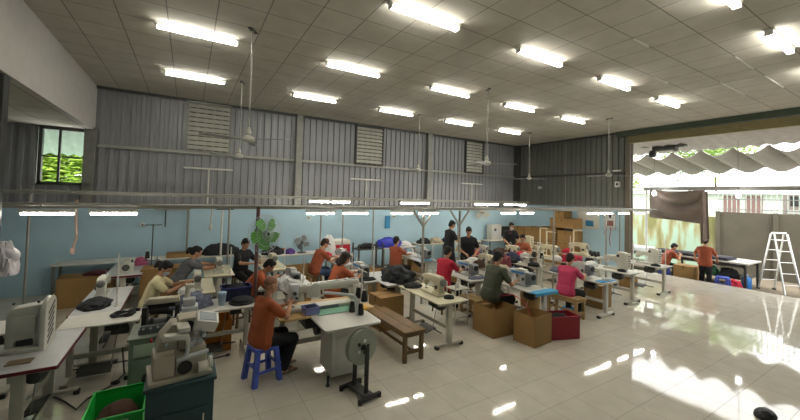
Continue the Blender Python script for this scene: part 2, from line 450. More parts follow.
# ------------------------------------------------------------------ lighting rails on posts
def rail(name, lab, y, x0, x1, z, posts, nstrut=0):
    r = thing(name, lab, 'rail', (x0, y, 0))
    L = x1-x0
    MB().bx((0, -.045, z-.035), (L, .045, z+.035), .006).build('channel', M_galv, r)
    m = MB()
    for yy in (-.14, .16): m.rod((0, yy, z+.02), (L, yy, z+.02), .014)
    n = int(L/1.6)
    for k in range(n+1): m.bar((L*k/n, -.18, z+.01), (L*k/n, .2, z+.01), .026)
    m.build('cable_pipes', M_galv, r)
    for (px, vee, base) in posts:
        p = MB().rod((px-x0, 0, base), (px-x0, 0, z-.05), .03 if vee else .021)
        if vee:
            for s in (-1, 1): p.bar((px-x0, 0, z-.42), (px-x0+s*.3, 0, z-.04), .035)
        p.build('post', M_galv, r)
    return r
rail('lighting_rail', 'long grey cable rail on Y-shaped posts above the middle of the sewing rows', 6.7, -3.4, 8.6, 2.19, ((4.71, 1, 0), (5.81, 1, 0)))
rail('lighting_rail', 'grey cable rail along the wall counters, behind the rail on Y-shaped posts', 9.3, -3.6, 11.4, 2.35, ((-2.55, 0, 0), (.87, 0, 0), (3.13, 0, 0), (3.77, 0, 0), (4.73, 0, 0)))
rail('lighting_rail', 'grey cable rail running out towards the roller door jamb', 5.5, 6.9, 12.8, 2.25, ((7.83, 0, 0), (10.2, 0, 0)))
def rail_light():
    r = thing('rail_light', 'x', 'tube light')
    MB().bx((-.29, -.03, -.02), (.29, .03, .03), .006).build('batten', M_white, r)
    MB().rod((-.27, 0, -.04), (.27, 0, -.04), .016, seg=8).build('tube', M_tube2, r)
    for s in (-1, 1): MB().rod((s*.2, 0, .03), (s*.2, 0, .06), .006, seg=6).build('hanger', M_galv, r)
    return r
for i, x in enumerate((-1.65, -.93, 2.25, 2.99, 4.12, 4.85, 7.55, 8.3)):
    placed('rlight', rail_light, 'short lit tube under the rail on Y-shaped posts, %s from the white bag' % ('first', 'second', 'third', 'fourth', 'fifth', 'sixth', 'seventh', 'eighth')[i], (x, 6.7, 2.115), 0, 'short tube lights under the rails')
for i, x in enumerate((3.05, 3.66, 5.9, 6.42, 8.97, 9.57, 10.47, 11.1)):
    placed('rlight', rail_light, 'short lit tube under the rail along the wall counters, %s from the bulkhead' % ('first', 'second', 'third', 'fourth', 'fifth', 'sixth', 'seventh', 'eighth')[i], (x, 9.24, 2.29), 0, 'short tube lights under the rails')
for i, x in enumerate((9.55, 10.2, 11.15, 12.1)):
    placed('rlight', rail_light, 'short lit tube under the rail by the roller door, %s going towards the jamb' % ORD[i], (x, 5.5, 2.17), 0, 'short tube lights under the rails')
# ================================================================== TABLES, MACHINES, BOXES
RZ = -pi/2          # operators face +X; table length runs along Y
def sewing_table(L, D, top, edge, legm, h=.75, treadle=True, motor=True):
    def f():
        r = thing('sewing_table', 'x', 'sewing table')
        MB().box((0, 0, h-.012), (L, D, .024), bev=.008).build('table_top', top, r)
        if edge is not None:
            m = MB()
            for s in (-1, 1):
                m.bx((-L/2-.006, s*(D/2+.006)-.004, h-.034), (L/2+.006, s*(D/2+.006)+.004, h-.003)); m.bx((s*(L/2+.006)-.004, -D/2, h-.034), (s*(L/2+.006)+.004, D/2, h-.003))
            m.build('edge_band', edge, r, smooth=0)
        for s in (-1, 1):
            x = s*(L/2-.09)
            lg = MB().bx((x-.03, -.045, .05), (x+.03, .045, h-.06), .006).bx((x-.03, -D/2+.02, .03), (x+.03, D/2-.02, .075), .006).bx((x-.025, -D/2+.05, h-.065), (x+.025, D/2-.05, h-.03)).build('leg', legm, r)
            for q in (-1, 1):
                MB().bx((x-.036, q*(D/2-.03)-.03, 0), (x+.036, q*(D/2-.03)+.03, .05), .008).build('foot_cap', M_black, lg)
        MB().bx((-L/2+.1, -.015, .27), (L/2-.1, .015, .33), .004).build('crossbar', legm, r)
        if treadle:
            MB().box((-.05, -.04, .12), (.34, .22, .015), Matrix.Rotation(.25, 4, 'X'), .004).rod((-.3, .05, .12), (.3, .05, .12), .01).build('treadle', M_dsteel, r)
            MB().rod((.1, .0, .13), (.16, .06, h-.1), .006, seg=6).build('pitman_rod', M_galv, r)
        if motor:
            MB().lathe([(.03, -.13), (.085, -.12), (.09, .05), (.06, .09), (.06, .12), (.02, .13)], (.2, .06, h-.17), 'X', 14).bx((.1, 0, h-.1), (.28, .12, h-.03)).build('motor', M_dsteel, r)
        MB().bx((L/2-.35, -D/2+.03, h-.1), (L/2-.2, -D/2+.12, h-.03), .006).build('switch', M_black, r)
        return r
    return f

def lockstitch(body, direct=False, stripe=None, scale=1.0):
    """flat-bed machine: head on local -x, hand wheel or motor on +x"""
    def f():
        r = thing('sewing_machine', 'x', 'sewing machine')
        S = Matrix.Scale(scale, 4)
        def B(mb, n, m, sm=40):
            mb.bm.transform(S); return mb.build(n, m, r, smooth=sm)
        B(MB().bx((-.24, -.09, 0), (.24, .09, .035), .008).bx((.06, -.075, .03), (.22, .075, .06), .01), 'bed', body)
        B(MB().prism([(.22, .04), (.22, .27), (.19, .3), (.0, .3), (-.18, .285), (-.24, .27), (-.25, .24), (-.25, .15), (-.22, .13), (-.17, .13), (-.155, .18), (-.1, .2), (.03, .2), (.07, .17), (.08, .04)], -.055, .055, 'XZ', .014), 'arm', body)
        if stripe: B(MB().bx((-.15, -.062, .225), (.17, -.056, .265)), 'panel', stripe, 0)
        B(MB().rod((-.2, 0, .14), (-.2, 0, .06), .006).rod((-.185, -.01, .14), (-.185, -.01, .05), .005).bx((-.205, -.022, .038), (-.165, .022, .048), .002), 'needle_bar', M_chrome)
        B(MB().lathe([(.005, 0), (.026, .004), (.026, .012), (.008, .016), (.008, .03)], (-.21, -.06, .2), Matrix.Rotation(pi/2, 4, 'X')), 'tension_dial', M_chrome)
        B(MB().lathe([(.005, 0), (.03, .004), (.03, .02), (.008, .024)], (.16, -.058, .14), Matrix.Rotation(pi/2, 4, 'X')), 'stitch_dial', M_dsteel)
        if direct:
            B(MB().prism([(.22, .05), (.33, .05), (.35, .09), (.35, .25), (.32, .28), (.22, .28)], -.085, .085, 'XZ', .015), 'motor_housing', M_motor)
            B(MB().lathe([(.03, .35), (.055, .352), (.055, .375), (.03, .38)], (0, 0, .2), 'X'), 'hand_wheel', M_black)
            B(MB().bx((.0, -.06, .3), (.18, .05, .325), .008), 'control_panel', M_pale)
        else:
            B(MB().lathe([(.03, .22), (.052, .225), (.058, .235), (.058, .26), (.045, .27), (.03, .275)], (0, 0, .22), 'X'), 'hand_wheel', M_steel)
        B(MB().rod((-.05, .02, .29), (-.05, .02, .37), .005).rod((-.05, .02, .365), (-.1, -.02, .37), .004, seg=6), 'thread_guide', M_chrome)
        return r
    return f

def tall_machine(body):
    """heavy machine with a tall round-shouldered column"""
    def f():
        r = thing('sewing_machine', 'x', 'sewing machine')
        MB().bx((-.26, -.1, 0), (.26, .1, .05), .01).build('bed', body, r)
        MB().prism([(.26, .05), (.26, .43), (.23, .46), (.08, .46), (.06, .43), (.05, .36), (-.2, .34), (-.27, .31), (-.28, .15), (-.19, .15), (-.17, .22), (.02, .23), (.06, .2), (.07, .05)], -.075, .075, 'XZ', .02).build('arm', body, r)
        MB().rod((-.23, 0, .2), (-.23, 0, .06), .008).bx((-.26, -.03, .05), (-.2, .03, .065), .004).build('needle_bar', M_chrome, r)
        g = MB().bx((.265, -.1, .06), (.32, .1, .44), .02).build('belt_guard', body, r)
        m = MB()
        for k in range(5): m.bx((.318, -.06, .12+k*.06), (.323, .06, .14+k*.06))
        m.build('guard_slots', M_black, g, smooth=0)
        MB().lathe([(.004, 0), (.035, .004), (.035, .02), (.01, .03)], (.1, -.078, .36), Matrix.Rotation(pi/2, 4, 'X')).build('dial', M_dsteel, r)
        return r
    return f

def overlock(body):
    def f():
        r = thing('overlock_machine', 'x', 'sewing machine')
        MB().bx((-.18, -.14, 0), (.16, .13, .03), .008).bx((-.02, -.12, .02), (.15, .12, .2), .025).build('body', body, r)
        MB().prism([(.14, .18), (.14, .27), (.1, .29), (-.12, .27), (-.16, .24), (-.16, .15), (-.12, .15), (-.1, .2), (.0, .2)], -.05, .05, 'XZ', .014).build('arm', body, r)
        MB().lathe([(.02, .15), (.06, .155), (.065, .19), (.03, .2)], (0, 0, .13), 'X').build('hand_wheel', M_dsteel, r)
        m = MB()
        for k in range(4): m.lathe([(.004, 0), (.017, .002), (.017, .02), (.006, .026)], (.0+.035*k, -.12, .16), Matrix.Rotation(pi/2, 4, 'X'))
        m.build('tension_dials', M_chrome, r)
        MB().rod((-.14, 0, .16), (-.14, 0, .05), .006).bx((-.17, -.03, .03), (-.11, .03, .04)).build('needle_bar', M_chrome, r)
        return r
    return f

def thread_stand(h=.62, arm='none', m=None):
    def f():
        r = thing('thread_stand', 'x', 'thread stand')
        mm = m or M_white
        MB().lathe([(.035, 0), (.035, .012), (.014, .018), (.014, .06), (.012, .06)], (0, 0, 0), seg=12).rod((0, 0, .02), (0, 0, h), .011, seg=10).build('pole', mm, r)
        if arm != 'none':
            MB().rod((-.16, 0, h-.02), (.16, 0, h-.02), .008, seg=8).build('guide_arm', mm, r)
            for s in (-1, 1): MB().lathe([(.02, .0), (.05, .002), (.05, .01), (.008, .014), (.006, .09), (.003, .1)], (s*.1, 0, .16), seg=12).build('spool_holder', mm, r)
            MB().rod((-.12, 0, .16), (.12, 0, .16), .007, seg=8).build('spool_arm', mm, r)
        return r
    return f
def gallows(h, w):
    def f():
        r = thing('lamp_bracket', 'x', 'bracket')
        MB().bar((0, 0, 0), (0, 0, h), .03).bx((-.06, -.06, 0), (.06, .06, .012)).build('post', M_creamtop, r, smooth=0)
        MB().bar((0, .015, h), (0, -w, h), .03).build('arm', M_creamtop, r, smooth=0)
        return r
    return f
def cone(m):
    def f():
        r = thing('thread_cone', 'x', 'thread cone')
        MB().lathe([(.012, 0), (.045, .0), (.048, .02), (.03, .15), (.024, .155), (.012, .155)], seg=14).build('thread', m, r)
        MB().lathe([(.01, .15), (.018, .155), (.016, .175), (.008, .176)], seg=10).build('tip', M_white, r)
        return r
    return f

def carton(w, d, h, open_=True, m=None, flaps=True, fold=1.9):
    """cardboard box; origin at floor centre"""
    def f():
        mm = m or M_card
        r = thing('cardboard_box', 'x', 'box'); t = .008
        b = MB().bx((-w/2, -d/2, 0), (w/2, d/2, t))
        b.bx((-w/2, -d/2, 0), (-w/2+t, d/2, h)).bx((w/2-t, -d/2, 0), (w/2, d/2, h)).bx((-w/2, -d/2, 0), (w/2, -d/2+t, h)).bx((-w/2, d/2-t, 0), (w/2, d/2, h))
        b.build('walls', mm, r, smooth=0)
        if open_:
            if flaps:
                fl = .32*min(w, d)
                for (c, ax, s, ln) in (((w/2-.004, 0, h), 'Y', 1, d), ((-w/2+.004, 0, h), 'Y', -1, d), ((0, d/2-.004, h), 'X', -1, w), ((0, -d/2+.004, h), 'X', 1, w)):
                    q = MB()
                    if ax == 'Y': q.bx((-.003, -ln/2+.005, 0), (.003, ln/2-.005, fl))
                    else: q.bx((-ln/2+.005, -.003, 0), (ln/2-.005, .003, fl))
                    q.bm.transform(Matrix.Translation(c) @ Matrix.Rotation(s*fold, 4, ax))
                    q.build('flap', mm, r, smooth=0)
        else:
            MB().bx((-w/2, -d/2, h-t), (w/2, d/2, h)).build('lid', mm, r, smooth=0)
            MB().bx((-w/2-.001, -.03, h-.12), (w/2+.001, .03, h+.001)).build('tape', M_cardd, r, smooth=0)
        return r
    return f

def bench(L, D, h, m):
    def f():
        r = thing('wooden_bench', 'x', 'bench')
        for s in (-1, 1): MB().bx((-L/2, s*D/4-D/4+.004, h-.035), (L/2, s*D/4+D/4-.004, h), .005).build('seat_plank', m, r)
        for sx in (-1, 1):
            for sy in (-1, 1):
                x, y = sx*(L/2-.06), sy*(D/2-.04)
                MB().bx((x-.027, y-.027, 0), (x+.027, y+.027, h-.035), .004).build('leg', m, r)
            MB().bx((sx*(L/2-.06)-.018, -D/2+.04, .12), (sx*(L/2-.06)+.018, D/2-.04, .17)).build('end_stretcher', m, r, smooth=0)
            MB().bx((sx*(L/2-.06)-.02, -D/2+.03, h-.09), (sx*(L/2-.06)+.02, D/2-.03, h-.035)).build('end_rail', m, r, smooth=0)
        for sy in (-1, 1): MB().bx((-L/2+.06, sy*(D/2-.04)-.014, h-.1), (L/2-.06, sy*(D/2-.04)+.014, h-.035)).build('apron', m, r, smooth=0)
        MB().bx((-L/2+.06, -.014, .125), (L/2-.06, .014, .165)).build('stretcher', m, r, smooth=0)
        return r
    return f

def plastic_stool(m):
    def f():
        r = thing('plastic_stool', 'x', 'stool'); h = .45
        MB().box((0, 0, h-.015), (.3, .3, .035), bev=.014, seg=3).box((0, 0, h-.04), (.29, .29, .03)).build('seat', m, r)
        for sx in (-1, 1):
            for sy in (-1, 1):
                t = V((sx*.122, sy*.122, h-.03)); b = V((sx*.165, sy*.165, 0))
                l = MB(); bb = bmesh.new(); bmesh.ops.create_cube(bb, size=1)
                for v in bb.verts:
                    c = t if v.co.z > 0 else b; wd = .055 if v.co.z > 0 else .062
                    v.co = V((c.x+v.co.x*wd-sx*.0, c.y+v.co.y*wd, c.z))
                l._add(bb); l.build('leg', m, r, smooth=0)
        for (z, e) in ((.14, .15), (.2, .145)):
            for s in (-1, 1):
                MB().bx((-e, s*e-.012, z), (e, s*e+.012, z+.03)).build('rung', m, r, smooth=0) if z < .18 else MB().bx((s*e-.012, -e, z), (s*e+.012, e, z+.03)).build('rung', m, r, smooth=0)
        return r
    return f
def cloth_heap(name, lab, cat, loc, size, m, seed, rz=0, rough=.22, freq=2.2):
    o = MB().heap((0, 0, 0), size, seed, rough, 4, freq).build(name, m, None, loc, smooth=60, rot=(0, 0, rz))
    return tag(o, lab, cat)
def basket(w, d, h, m, inner=None, t=.008):
    """open tray or bin with a rolled rim"""
    b = MB().bx((-w/2, -d/2, 0), (w/2, d/2, t))
    b.bx((-w/2, -d/2, 0), (-w/2+t, d/2, h)).bx((w/2-t, -d/2, 0), (w/2, d/2, h)).bx((-w/2, -d/2, 0), (w/2, -d/2+t, h)).bx((-w/2, d/2-t, 0), (w/2, d/2, h))
    rim = MB().bx((-w/2-.012, -d/2-.012, h-.02), (w/2+.012, -d/2+t, h+.004), .004).bx((-w/2-.012, d/2-t, h-.02), (w/2+.012, d/2+.012, h+.004), .004).bx((-w/2-.012, -d/2-.012, h-.02), (-w/2+t, d/2+.012, h+.004), .004).bx((w/2-t, -d/2-.012, h-.02), (w/2+.012, d/2+.012, h+.004), .004)
    return b, rim
# ================================================================== STATIONS
TAB = {}
def table(key, lab, x, y, L, D, top, edge, legm, rz=RZ, h=.75, **k):
    return placed((key, L, D), sewing_table(L, D, top, edge, legm, h, **k), lab, (x, y, 0), rz, 'sewing tables')
def mach(key, fn, lab, x, y, z=.75, rz=RZ):
    return placed(key, fn, lab, (x, y, z), rz, 'sewing machines')
def stand(key, fn, lab, x, y, z=.75, rz=RZ):
    return placed(key, fn, lab, (x, y, z), rz, 'thread stands')
LS_cream, LS_pale = lockstitch(M_cream), lockstitch(M_pale)
LS_dir, LS_dirs = lockstitch(M_gwhite, True), lockstitch(M_gwhite, True, M_bluestripe)
TALL_p, TALL_c, OV = tall_machine(M_pale), tall_machine(M_cream), overlock(M_pale)

# --- column by the white bulkhead
table('mar', 'white table with maroon edge carrying the tall arched machine, beside green crate', -1.285, 5.13, 1.1, .56, M_greytop, M_maroon, M_legpaint)
r = thing('arched_machine', 'tall beige arched machine with slotted side guard on the maroon-edged table', 'sewing machine', (-1.48, 5.2, .75))
MB().bx((-.3, -.16, 0), (.24, .16, .045), .012).build('bed', M_pale, r)
MB().prism([(-.27, .04), (-.16, .04), (-.14, .11), (.08, .12), (.1, .04), (.2, .04), (.22, .42), (.18, .47), (-.2, .44), (-.27, .38)], -.09, .09, 'XZ', .02).build('arm', M_pale, r)
g = MB(); pts = [(-.17, .0), (.17, .0), (.18, .4)]+[(.18*cos(a), .4+.13*sin(a)) for a in [pi*k/10 for k in range(1, 10)]]+[(-.18, .4)]
g.prism(pts, .2, .28, 'YZ', .012); g = g.build('belt_guard', M_pale, r)
m = MB()
for k in range(6): m.box((.282, 0, .1+k*.062), (.006, .2, .022), Matrix.Rotation(.5, 4, 'X'))
m.build('guard_slots', M_black, g, smooth=0)
MB().rod((-.05, 0, .13), (-.05, 0, .05), .012).bx((-.14, -.06, .045), (.08, .06, .11), .01).build('needle_bar', M_dsteel, r)
MB().bx((-.2, -.105, .17), (.12, -.085, .36), .015).build('cover_plate', M_pale, r)
for q in (-.22, .1): MB().ell((q, 0, .474), (.018, .018, .012)).build('oil_cap', M_black, r)
r.scale = (.58, 1, 1); r.location.x = -1.37
tag(MB().bx((-.09, -.06, 0), (.09, .06, .012), .003).build('throat_plate', mat('brown_plate', '#7d6a50', .5), None, (-1.32, 4.8, .752)), 'brown rectangular plate lying in front of the tall arched machine', 'plate')
table('plain', 'plain pale table by the white bulkhead behind the tall arched machine', -2.15, 6.1, 1.0, .56, M_offw, None, M_legpaint, 0)
table('plain2', 'white table crossing behind the maroon-edged table, with a black strap on it', -.88, 5.97, .8, .56, M_offw, None, M_legpaint, 0)
table('plain3', 'long white table holding the blue cup and black cap', .42, 5.98, 1.06, .64, M_offw, None, M_legpaint, 0, motor=False)
table('plain4', 'white table with dark-based machine and a tall white pole', -1.02, 6.98, 1.5, .54, M_greytop, M_maroon, M_legpaint)
mach('lsp', LS_pale, 'pale machine at the far end of the white table with tall white pole', -1.1, 7.3)
cloth_heap('cloth_pile', 'dark folded cloth and metal clamp on the white table with the pole', 'cloth', (-1.08, 6.62, .755), (.17, .24, .1), M_blackcloth, 3)
stand('ts0', thread_stand(.75), 'tall white pole on the table with the dark folded cloth', -.82, 6.5)
table('mar2', 'maroon-edged table with black and pink thread cones near the wall counter', -1.03, 9.4, 1.4, .6, M_greytop, M_maroon, M_legpaint)
stand('ts_d', thread_stand(.95, 'a', M_dsteel), 'dark thread stand on the maroon-edged table near the wall counter', -.62, 9.35, rz=0)
mach('ov', OV, 'black-topped overlock machine on the maroon-edged table near the wall counter', -1.0, 9.0)
for (x, y, z, c, n) in ((-1.0, 9.6, .76, M_black, 'large black thread cone beside pink cloth on the table near the wall counter'), (-.72, 9.62, .92, M_black, 'black thread cone raised on the dark thread stand')):
    placed(('cone', c.name), cone(c), n, (x, y, z), 0)
cloth_heap('cloth_pile', 'pink cloth bundle by the black cones near the wall counter', 'cloth', (-.85, 9.8, .76), (.12, .12, .16), mat('pink_cloth', '#c05f87', .85), 8)
# strap
o = MB().tube([(-.68+.12*cos(a), 5.98+.09*sin(a), .772) for a in [2*pi*k/24 for k in range(24)]], [.022+.008*sin(k) for k in range(24)], 6, True)
o.tube([(-.62, 6.05, .775), (-.56, 6.1, .78), (-.51, 6.08, .775)], .026, 6)
tag(o.build('strap', M_blackcloth), 'black padded strap looped on the white table', 'strap')

# --- pattern machine on the grey-green cabinet
def cabinet(name, lab, x0, y0, x1, y1, h, m, panel=None, door=True):
    r = thing(name, lab, 'cabinet', ((x0+x1)/2, (y0+y1)/2, 0)); w, d = (x1-x0)/2, (y1-y0)/2
    MB().bx((-w+.02, -d+.02, .04), (w-.02, d-.02, h-.03), .008).build('body', m, r)
    MB().bx((-w, -d, h-.03), (w, d, h), .008).build('worktop', m, r)
    for sx in (-1, 1):
        for sy in (-1, 1): MB().rod((sx*(w-.06), sy*(d-.06), 0), (sx*(w-.06), sy*(d-.06), .05), .022).build('foot', M_black, r)
    if panel: MB().bx((-w+.06, -d+.012, h-.22), (w-.3, -d+.022, h-.08), .003).build('label_panel', panel, r)
    if door:
        dd = MB().bx((-w+.05, -d+.008, .08), (w-.05, -d+.02, h-.25), .004).build('door', m, r)
        MB().rod((w-.1, -d-.005, h-.4), (w-.1, -d-.005, h-.3), .007).build('handle', M_chrome, dd)
    return r
cabinet('machine_cabinet', 'grey-green cabinet under the frame-like pattern machine', -.52, 4.98, .26, 5.55, .75, M_greencab, mat('pale_green_panel', '#b9c2ae', .5))
r = thing('pattern_machine', 'frame-like pattern sewing machine with dark clamps on the grey-green cabinet', 'sewing machine', (-.16, 5.28, .75))
MB().bx((-.27, -.2, 0), (.3, .2, .06), .01).bx((-.25, -.22, .05), (.12, -.16, .1), .006).build('bed', M_motor, r)
MB().bx((-.25, -.16, .06), (-.2, .16, .3), .01).bx((.08, -.16, .06), (.13, .16, .3), .01).bx((-.25, -.02, .24), (.13, .14, .31), .015).build('frame', M_black, r)
MB().prism([(-.25, .3), (.13, .3), (.12, .36), (-.2, .37)], -.06, .06, 'XZ', .01).build('arm', M_beige, r)
MB().bx((-.2, -.13, .07), (.08, .05, .09), .004).bx((-.17, -.15, .09), (-.13, -.05, .16)).bx((.0, -.15, .09), (.04, -.05, .16)).build('clamp', M_dsteel, r)
for k in range(5): MB().rod((-.22+k*.07, -.225, .075), (-.22+k*.07, -.215, .075), .013).build('bolt', M_chrome, r)
MB().bx((.15, -.14, .06), (.33, .06, .24), .012).bx((.16, -.1, .24), (.3, .04, .33), .015).build('control_box', M_gwhite, r)
MB().rod((.2, .02, .3), (.22, .05, .46), .035, .03).bx((.18, .0, .44), (.28, .1, .49), .01).build('post', M_pale, r)

# --- teal cabinet with the buttonhole machine
cabinet('machine_cabinet', 'dark teal cabinet under the beige buttonhole machine', -.26, 3.68, .3, 4.25, .74, M_teal)
r = thing('buttonhole_machine', 'heavy beige buttonhole machine with screen box on the dark teal cabinet', 'sewing machine', (0, 3.93, .74), .12)
MB().bx((-.25, -.21, 0), (.24, .22, .04), .01).bx((-.22, -.175, .04), (-.06, .1, .24), .012).bx((-.05, -.165, .04), (.2, .1, .19), .012).bx((.05, -.1, .19), (.2, .1, .24), .012).build('bed', M_beige, r)
MB().bx((-.03, -.02, .2), (.16, .2, .5), .03).prism([(-.2, .24), (-.04, .24), (-.03, .47), (-.08, .47), (-.17, .36)], -.06, .16, 'XZ', .012).build('body', M_beige, r)
MB().prism([(-.17, .38), (-.15, .43), (.03, .41), (.05, .37), (.045, .3), (.02, .3), (.01, .36), (-.02, .37)], -.22, -.13, 'XZ', .01).bx((-.05, -.2, .42), (.05, .0, .47), .015).build('arm', M_pale, r)
MB().rod((.05, -.0, .42), (.05, -.035, .42), .055, seg=18).build('thread_opening', M_black, r)
MB().rod((.02, -.16, .1), (.02, -.172, .1), .06, seg=20).build('round_opening', M_black, r)
MB().tube([(.03, -.19, .34), (.03, -.2, .26), (.01, -.2, .2), (-.02, -.2, .19)], .017, 8).tube([(-.05, -.2, .19), (.06, -.21, .21), (.2, -.19, .22)], .02, 8).build('linkage', M_gwhite, r)
for (a, b, c_) in ((.1, .29, .022), (.15, .28, .022), (.11, .36, .018), (.18, .33, .02), (.08, .26, .018), (.14, .4, .015), (-.12, .3, .014)): MB().rod((a, .0, b), (a, -.09, b), c_, seg=12).build('knob', M_gwhite, r)
MB().rod((.12, -.19, .08), (.2, -.19, .08), .05, seg=14).lathe([(.02, 0), (.055, .005), (.055, .03), (.02, .035)], (.22, -.12, .08), 'X').build('drive_cap', M_pale, r)
MB().rod((.24, -.12, .1), (.37, -.16, .12), .008).ell((.38, -.163, .122), (.025, .016, .014)).build('lever', M_black, r)
b = MB().box((.2, -.02, .44), (.2, .16, .12), Matrix.Rotation(.28, 4, 'Y') @ Matrix.Rotation(.42, 4, 'X'), .014).build('display_box', M_white, r)
MB().box((.2165, -.0445, .4938), (.15, .11, .004), Matrix.Rotation(.28, 4, 'Y') @ Matrix.Rotation(.42, 4, 'X')).build('screen', mat('grey_screen', '#7e868a', .25), b)
MB().rod((.2, .08, .2), (.24, .04, .4), .015).build('display_arm', M_dsteel, r)
MB().ell((-.235, -.05, .36), (.012, .02, .02)).build('button', mat('red_button', '#b5282a', .4), r)

# --- items on the long white table
cloth_heap('cloth_pile', 'grey-blue denim pile on the long white table', 'cloth', (.12, 6.02, .752), (.24, .2, .17), M_denim, 11)
r = thing('cup', 'pale blue lidded plastic cup on the long white table', 'cup', (.5, 5.9, .752))
MB().lathe([(.045, 0), (.058, .17), (.054, .17), (.042, .01)], seg=18, cap=False).lathe([(.0, .005), (.044, .005)], cap=False).build('body', mat('dim_blue_plastic', '#8fa3b4', .3), r)
MB().lathe([(.06, .165), (.062, .19), (.055, .195), (.002, .197)], seg=18, cap=False).build('lid', M_clear, r)
r = thing('cap', 'flat black cap lying beside the blue cup', 'cap', (.78, 5.9, .752))
MB().lathe([(.16, 0), (.165, .03), (.14, .07), (.06, .09), (.002, .092)], seg=24).build('crown', M_blackcloth, r)
MB().lathe([(.17, .0), (.185, .005), (.185, .025), (.16, .03)], seg=24, cap=False).build('rim', M_black, r)
b, rim = basket(.42, .26, .2, M_navy)
r = thing('fabric_bin', 'navy blue cloth bin behind the black cap', 'bin', (.72, 6.17, .752)); b.build('walls', M_navy, r, smooth=0); rim.build('rim', mat('navy_edge', '#343a78', .8), r)
cloth_heap('cloth_pile', 'black cloth stuffed in the navy blue bin', 'cloth', (.72, 6.17, .77), (.18, .1, .2), M_blackcloth, 13)
b, rim = basket(.5, .42, .46, M_orange_crate)
r = thing('plastic_crate', 'orange-brown plastic crate under the long white table', 'crate', (.42, 6.27, 0)); b.build('walls', M_orange_crate, r, smooth=0); rim.build('rim', M_orange_crate, r)
# green crate
r = thing('plastic_crate', 'bright green plastic crate with brown cloth, beside the dark teal cabinet', 'crate', (-.52, 4.55, 0))
b, rim = basket(.46, .58, .3, M_gplast)
b.build('walls', M_gplast, r, smooth=0); rim.build('rim', M_gplast, r)
m = MB()
for k in range(5):
    for j in range(3): m.bx((-.232, -.1+k*.02, .17+j*.02), (-.23, -.087+k*.02, .183+j*.02))
for k in range(4):
    for j in range(3): m.bx((-.09+k*.022, -.292, .15+j*.022), (-.077+k*.022, -.29, .163+j*.022))
m.build('grille', mat('lime_grille', '#8fdc4a', .5), r, smooth=0)
MB().bx((.0, -.293, .21), (.12, -.288, .25)).bx((-.03, .283, .22), (.12, .296, .262)).build('hand_hole', mat('pale_lime', '#bfe8b0', .5), r, smooth=0)
cloth_heap('cloth_pile', 'brown cloth filling the bright green crate', 'cloth', (-.52, 4.55, .02), (.2, .26, .24), mat('brown_cloth', '#4d3426', .9, var=.15, bump=.3), 17, rough=.1)
o = MB().ell((-.33, 4.86, .33), (.03, .03, .045)).ell((-.33, 4.86, .37), (.02, .02, .02))
tag(o.build('knob_weight', M_black), 'small black knob on the rim of the bright green crate', 'knob')

# --- person in yellow, person in grey, person in black by the fan
table('cr1', 'cream sewing table where the person in pale yellow sits', .2, 7.3, 1.15, .55, M_creamtop, None, M_legpaint)
mach('lsp', LS_pale, 'pale machine in front of the person in pale yellow', .2, 7.1)
cloth_heap('cloth_pile', 'cream cloth in front of the person in pale yellow', 'cloth', (.12, 7.5, .752), (.16, .2, .05), M_bgcloth, 19)
table('cr1', 'cream sewing table where the person in grey leans', .62, 8.55, 1.15, .55, M_creamtop, None, M_creamtop)
mach('lsp', LS_pale, 'white machine in front of the person in grey', .62, 8.4)
stand('ts1', thread_stand(.55), 'white pole on the table of the person in grey', .82, 8.1)
table('cr1', 'cream sewing table where the person in black sits by the green fan', 1.75, 8.7, 1.15, .55, M_creamtop, None, M_legpaint)
mach('lsc', LS_cream, 'cream machine in front of the person in black by the green fan', 1.75, 8.55)
stand('ts1', thread_stand(.55), 'white pole on the table of the person in black by the green fan', 1.95, 8.25)
table('gr1', 'pale sewing table covered in white cloth, beside the shaved-head person', 1.8, 6.75, 1.15, .58, M_greytop, None, M_legpaint)
mach('lsd', LS_dir, 'grey machine half buried in white cloth near the shaved-head person', 1.72, 6.7)
cloth_heap('cloth_pile', 'white cloth draped round the grey machine near the shaved-head person', 'cloth', (1.62, 6.42, .752), (.2, .2, .2), M_wcloth, 23)
cloth_heap('cloth_pile', 'white cloth hanging off the table edge near the crouched orange shirt', 'cloth', (1.85, 7.05, .752), (.22, .22, .1), M_wcloth, 24)
stand('ts1', thread_stand(.55), 'white pole on the white-cloth table beside the shaved-head person', 1.86, 6.4)

# --- long arm machine station
r = thing('work_table', 'brown-topped work table carrying the long-arm machine', 'work table', (1.78, 5.2, 0))
MB().bx((-.66, -.36, .72), (.74, .36, .748), .006).build('table_top', mat('pale_wood_top', '#c7a56e', .5, var=.12, scale=5, stretch=(1, 10, 1)), r)
for sx in (-.55, .65):
    lg = MB().bx((sx-.03, -.03, .05), (sx+.03, .03, .72)).bx((sx-.03, -.3, .02), (sx+.03, .3, .07), .006).build('leg', M_legpaint, r, smooth=0)
MB().bx((-.55, -.02, .25), (.65, .02, .32)).build('crossbar', M_legpaint, r, smooth=0)
MB().bx((-.3, -.3, .56), (.1, .1, .72), .01).rod((-.1, -.1, .48), (.14, -.1, .48), .1, seg=16).build('motor', M_black, r)
r = thing('machine_cabinet', 'white round-cornered cabinet at the end of the long-arm machine', 'cabinet', (1.93, 4.5, 0))
pts = []
for (cx, cy, a0) in ((.34, -.22, -90), (.34, .32, 0), (-.34, .32, 90), (-.34, -.22, 180)):
    pts += [(cx+.06*cos(rad(a0+q)), cy+.06*sin(rad(a0+q))) for q in (0, 30, 60, 90)]
MB().prism(pts, .722, .75, 'XY', .004).build('worktop', M_offw, r)
MB().bx((-.26, -.16, .1), (.26, .3, .72), .006).build('body', M_offw, r)
MB().bx((-.21, -.168, .16), (.2, -.16, .6), .004).build('side_panel', M_offw, r)
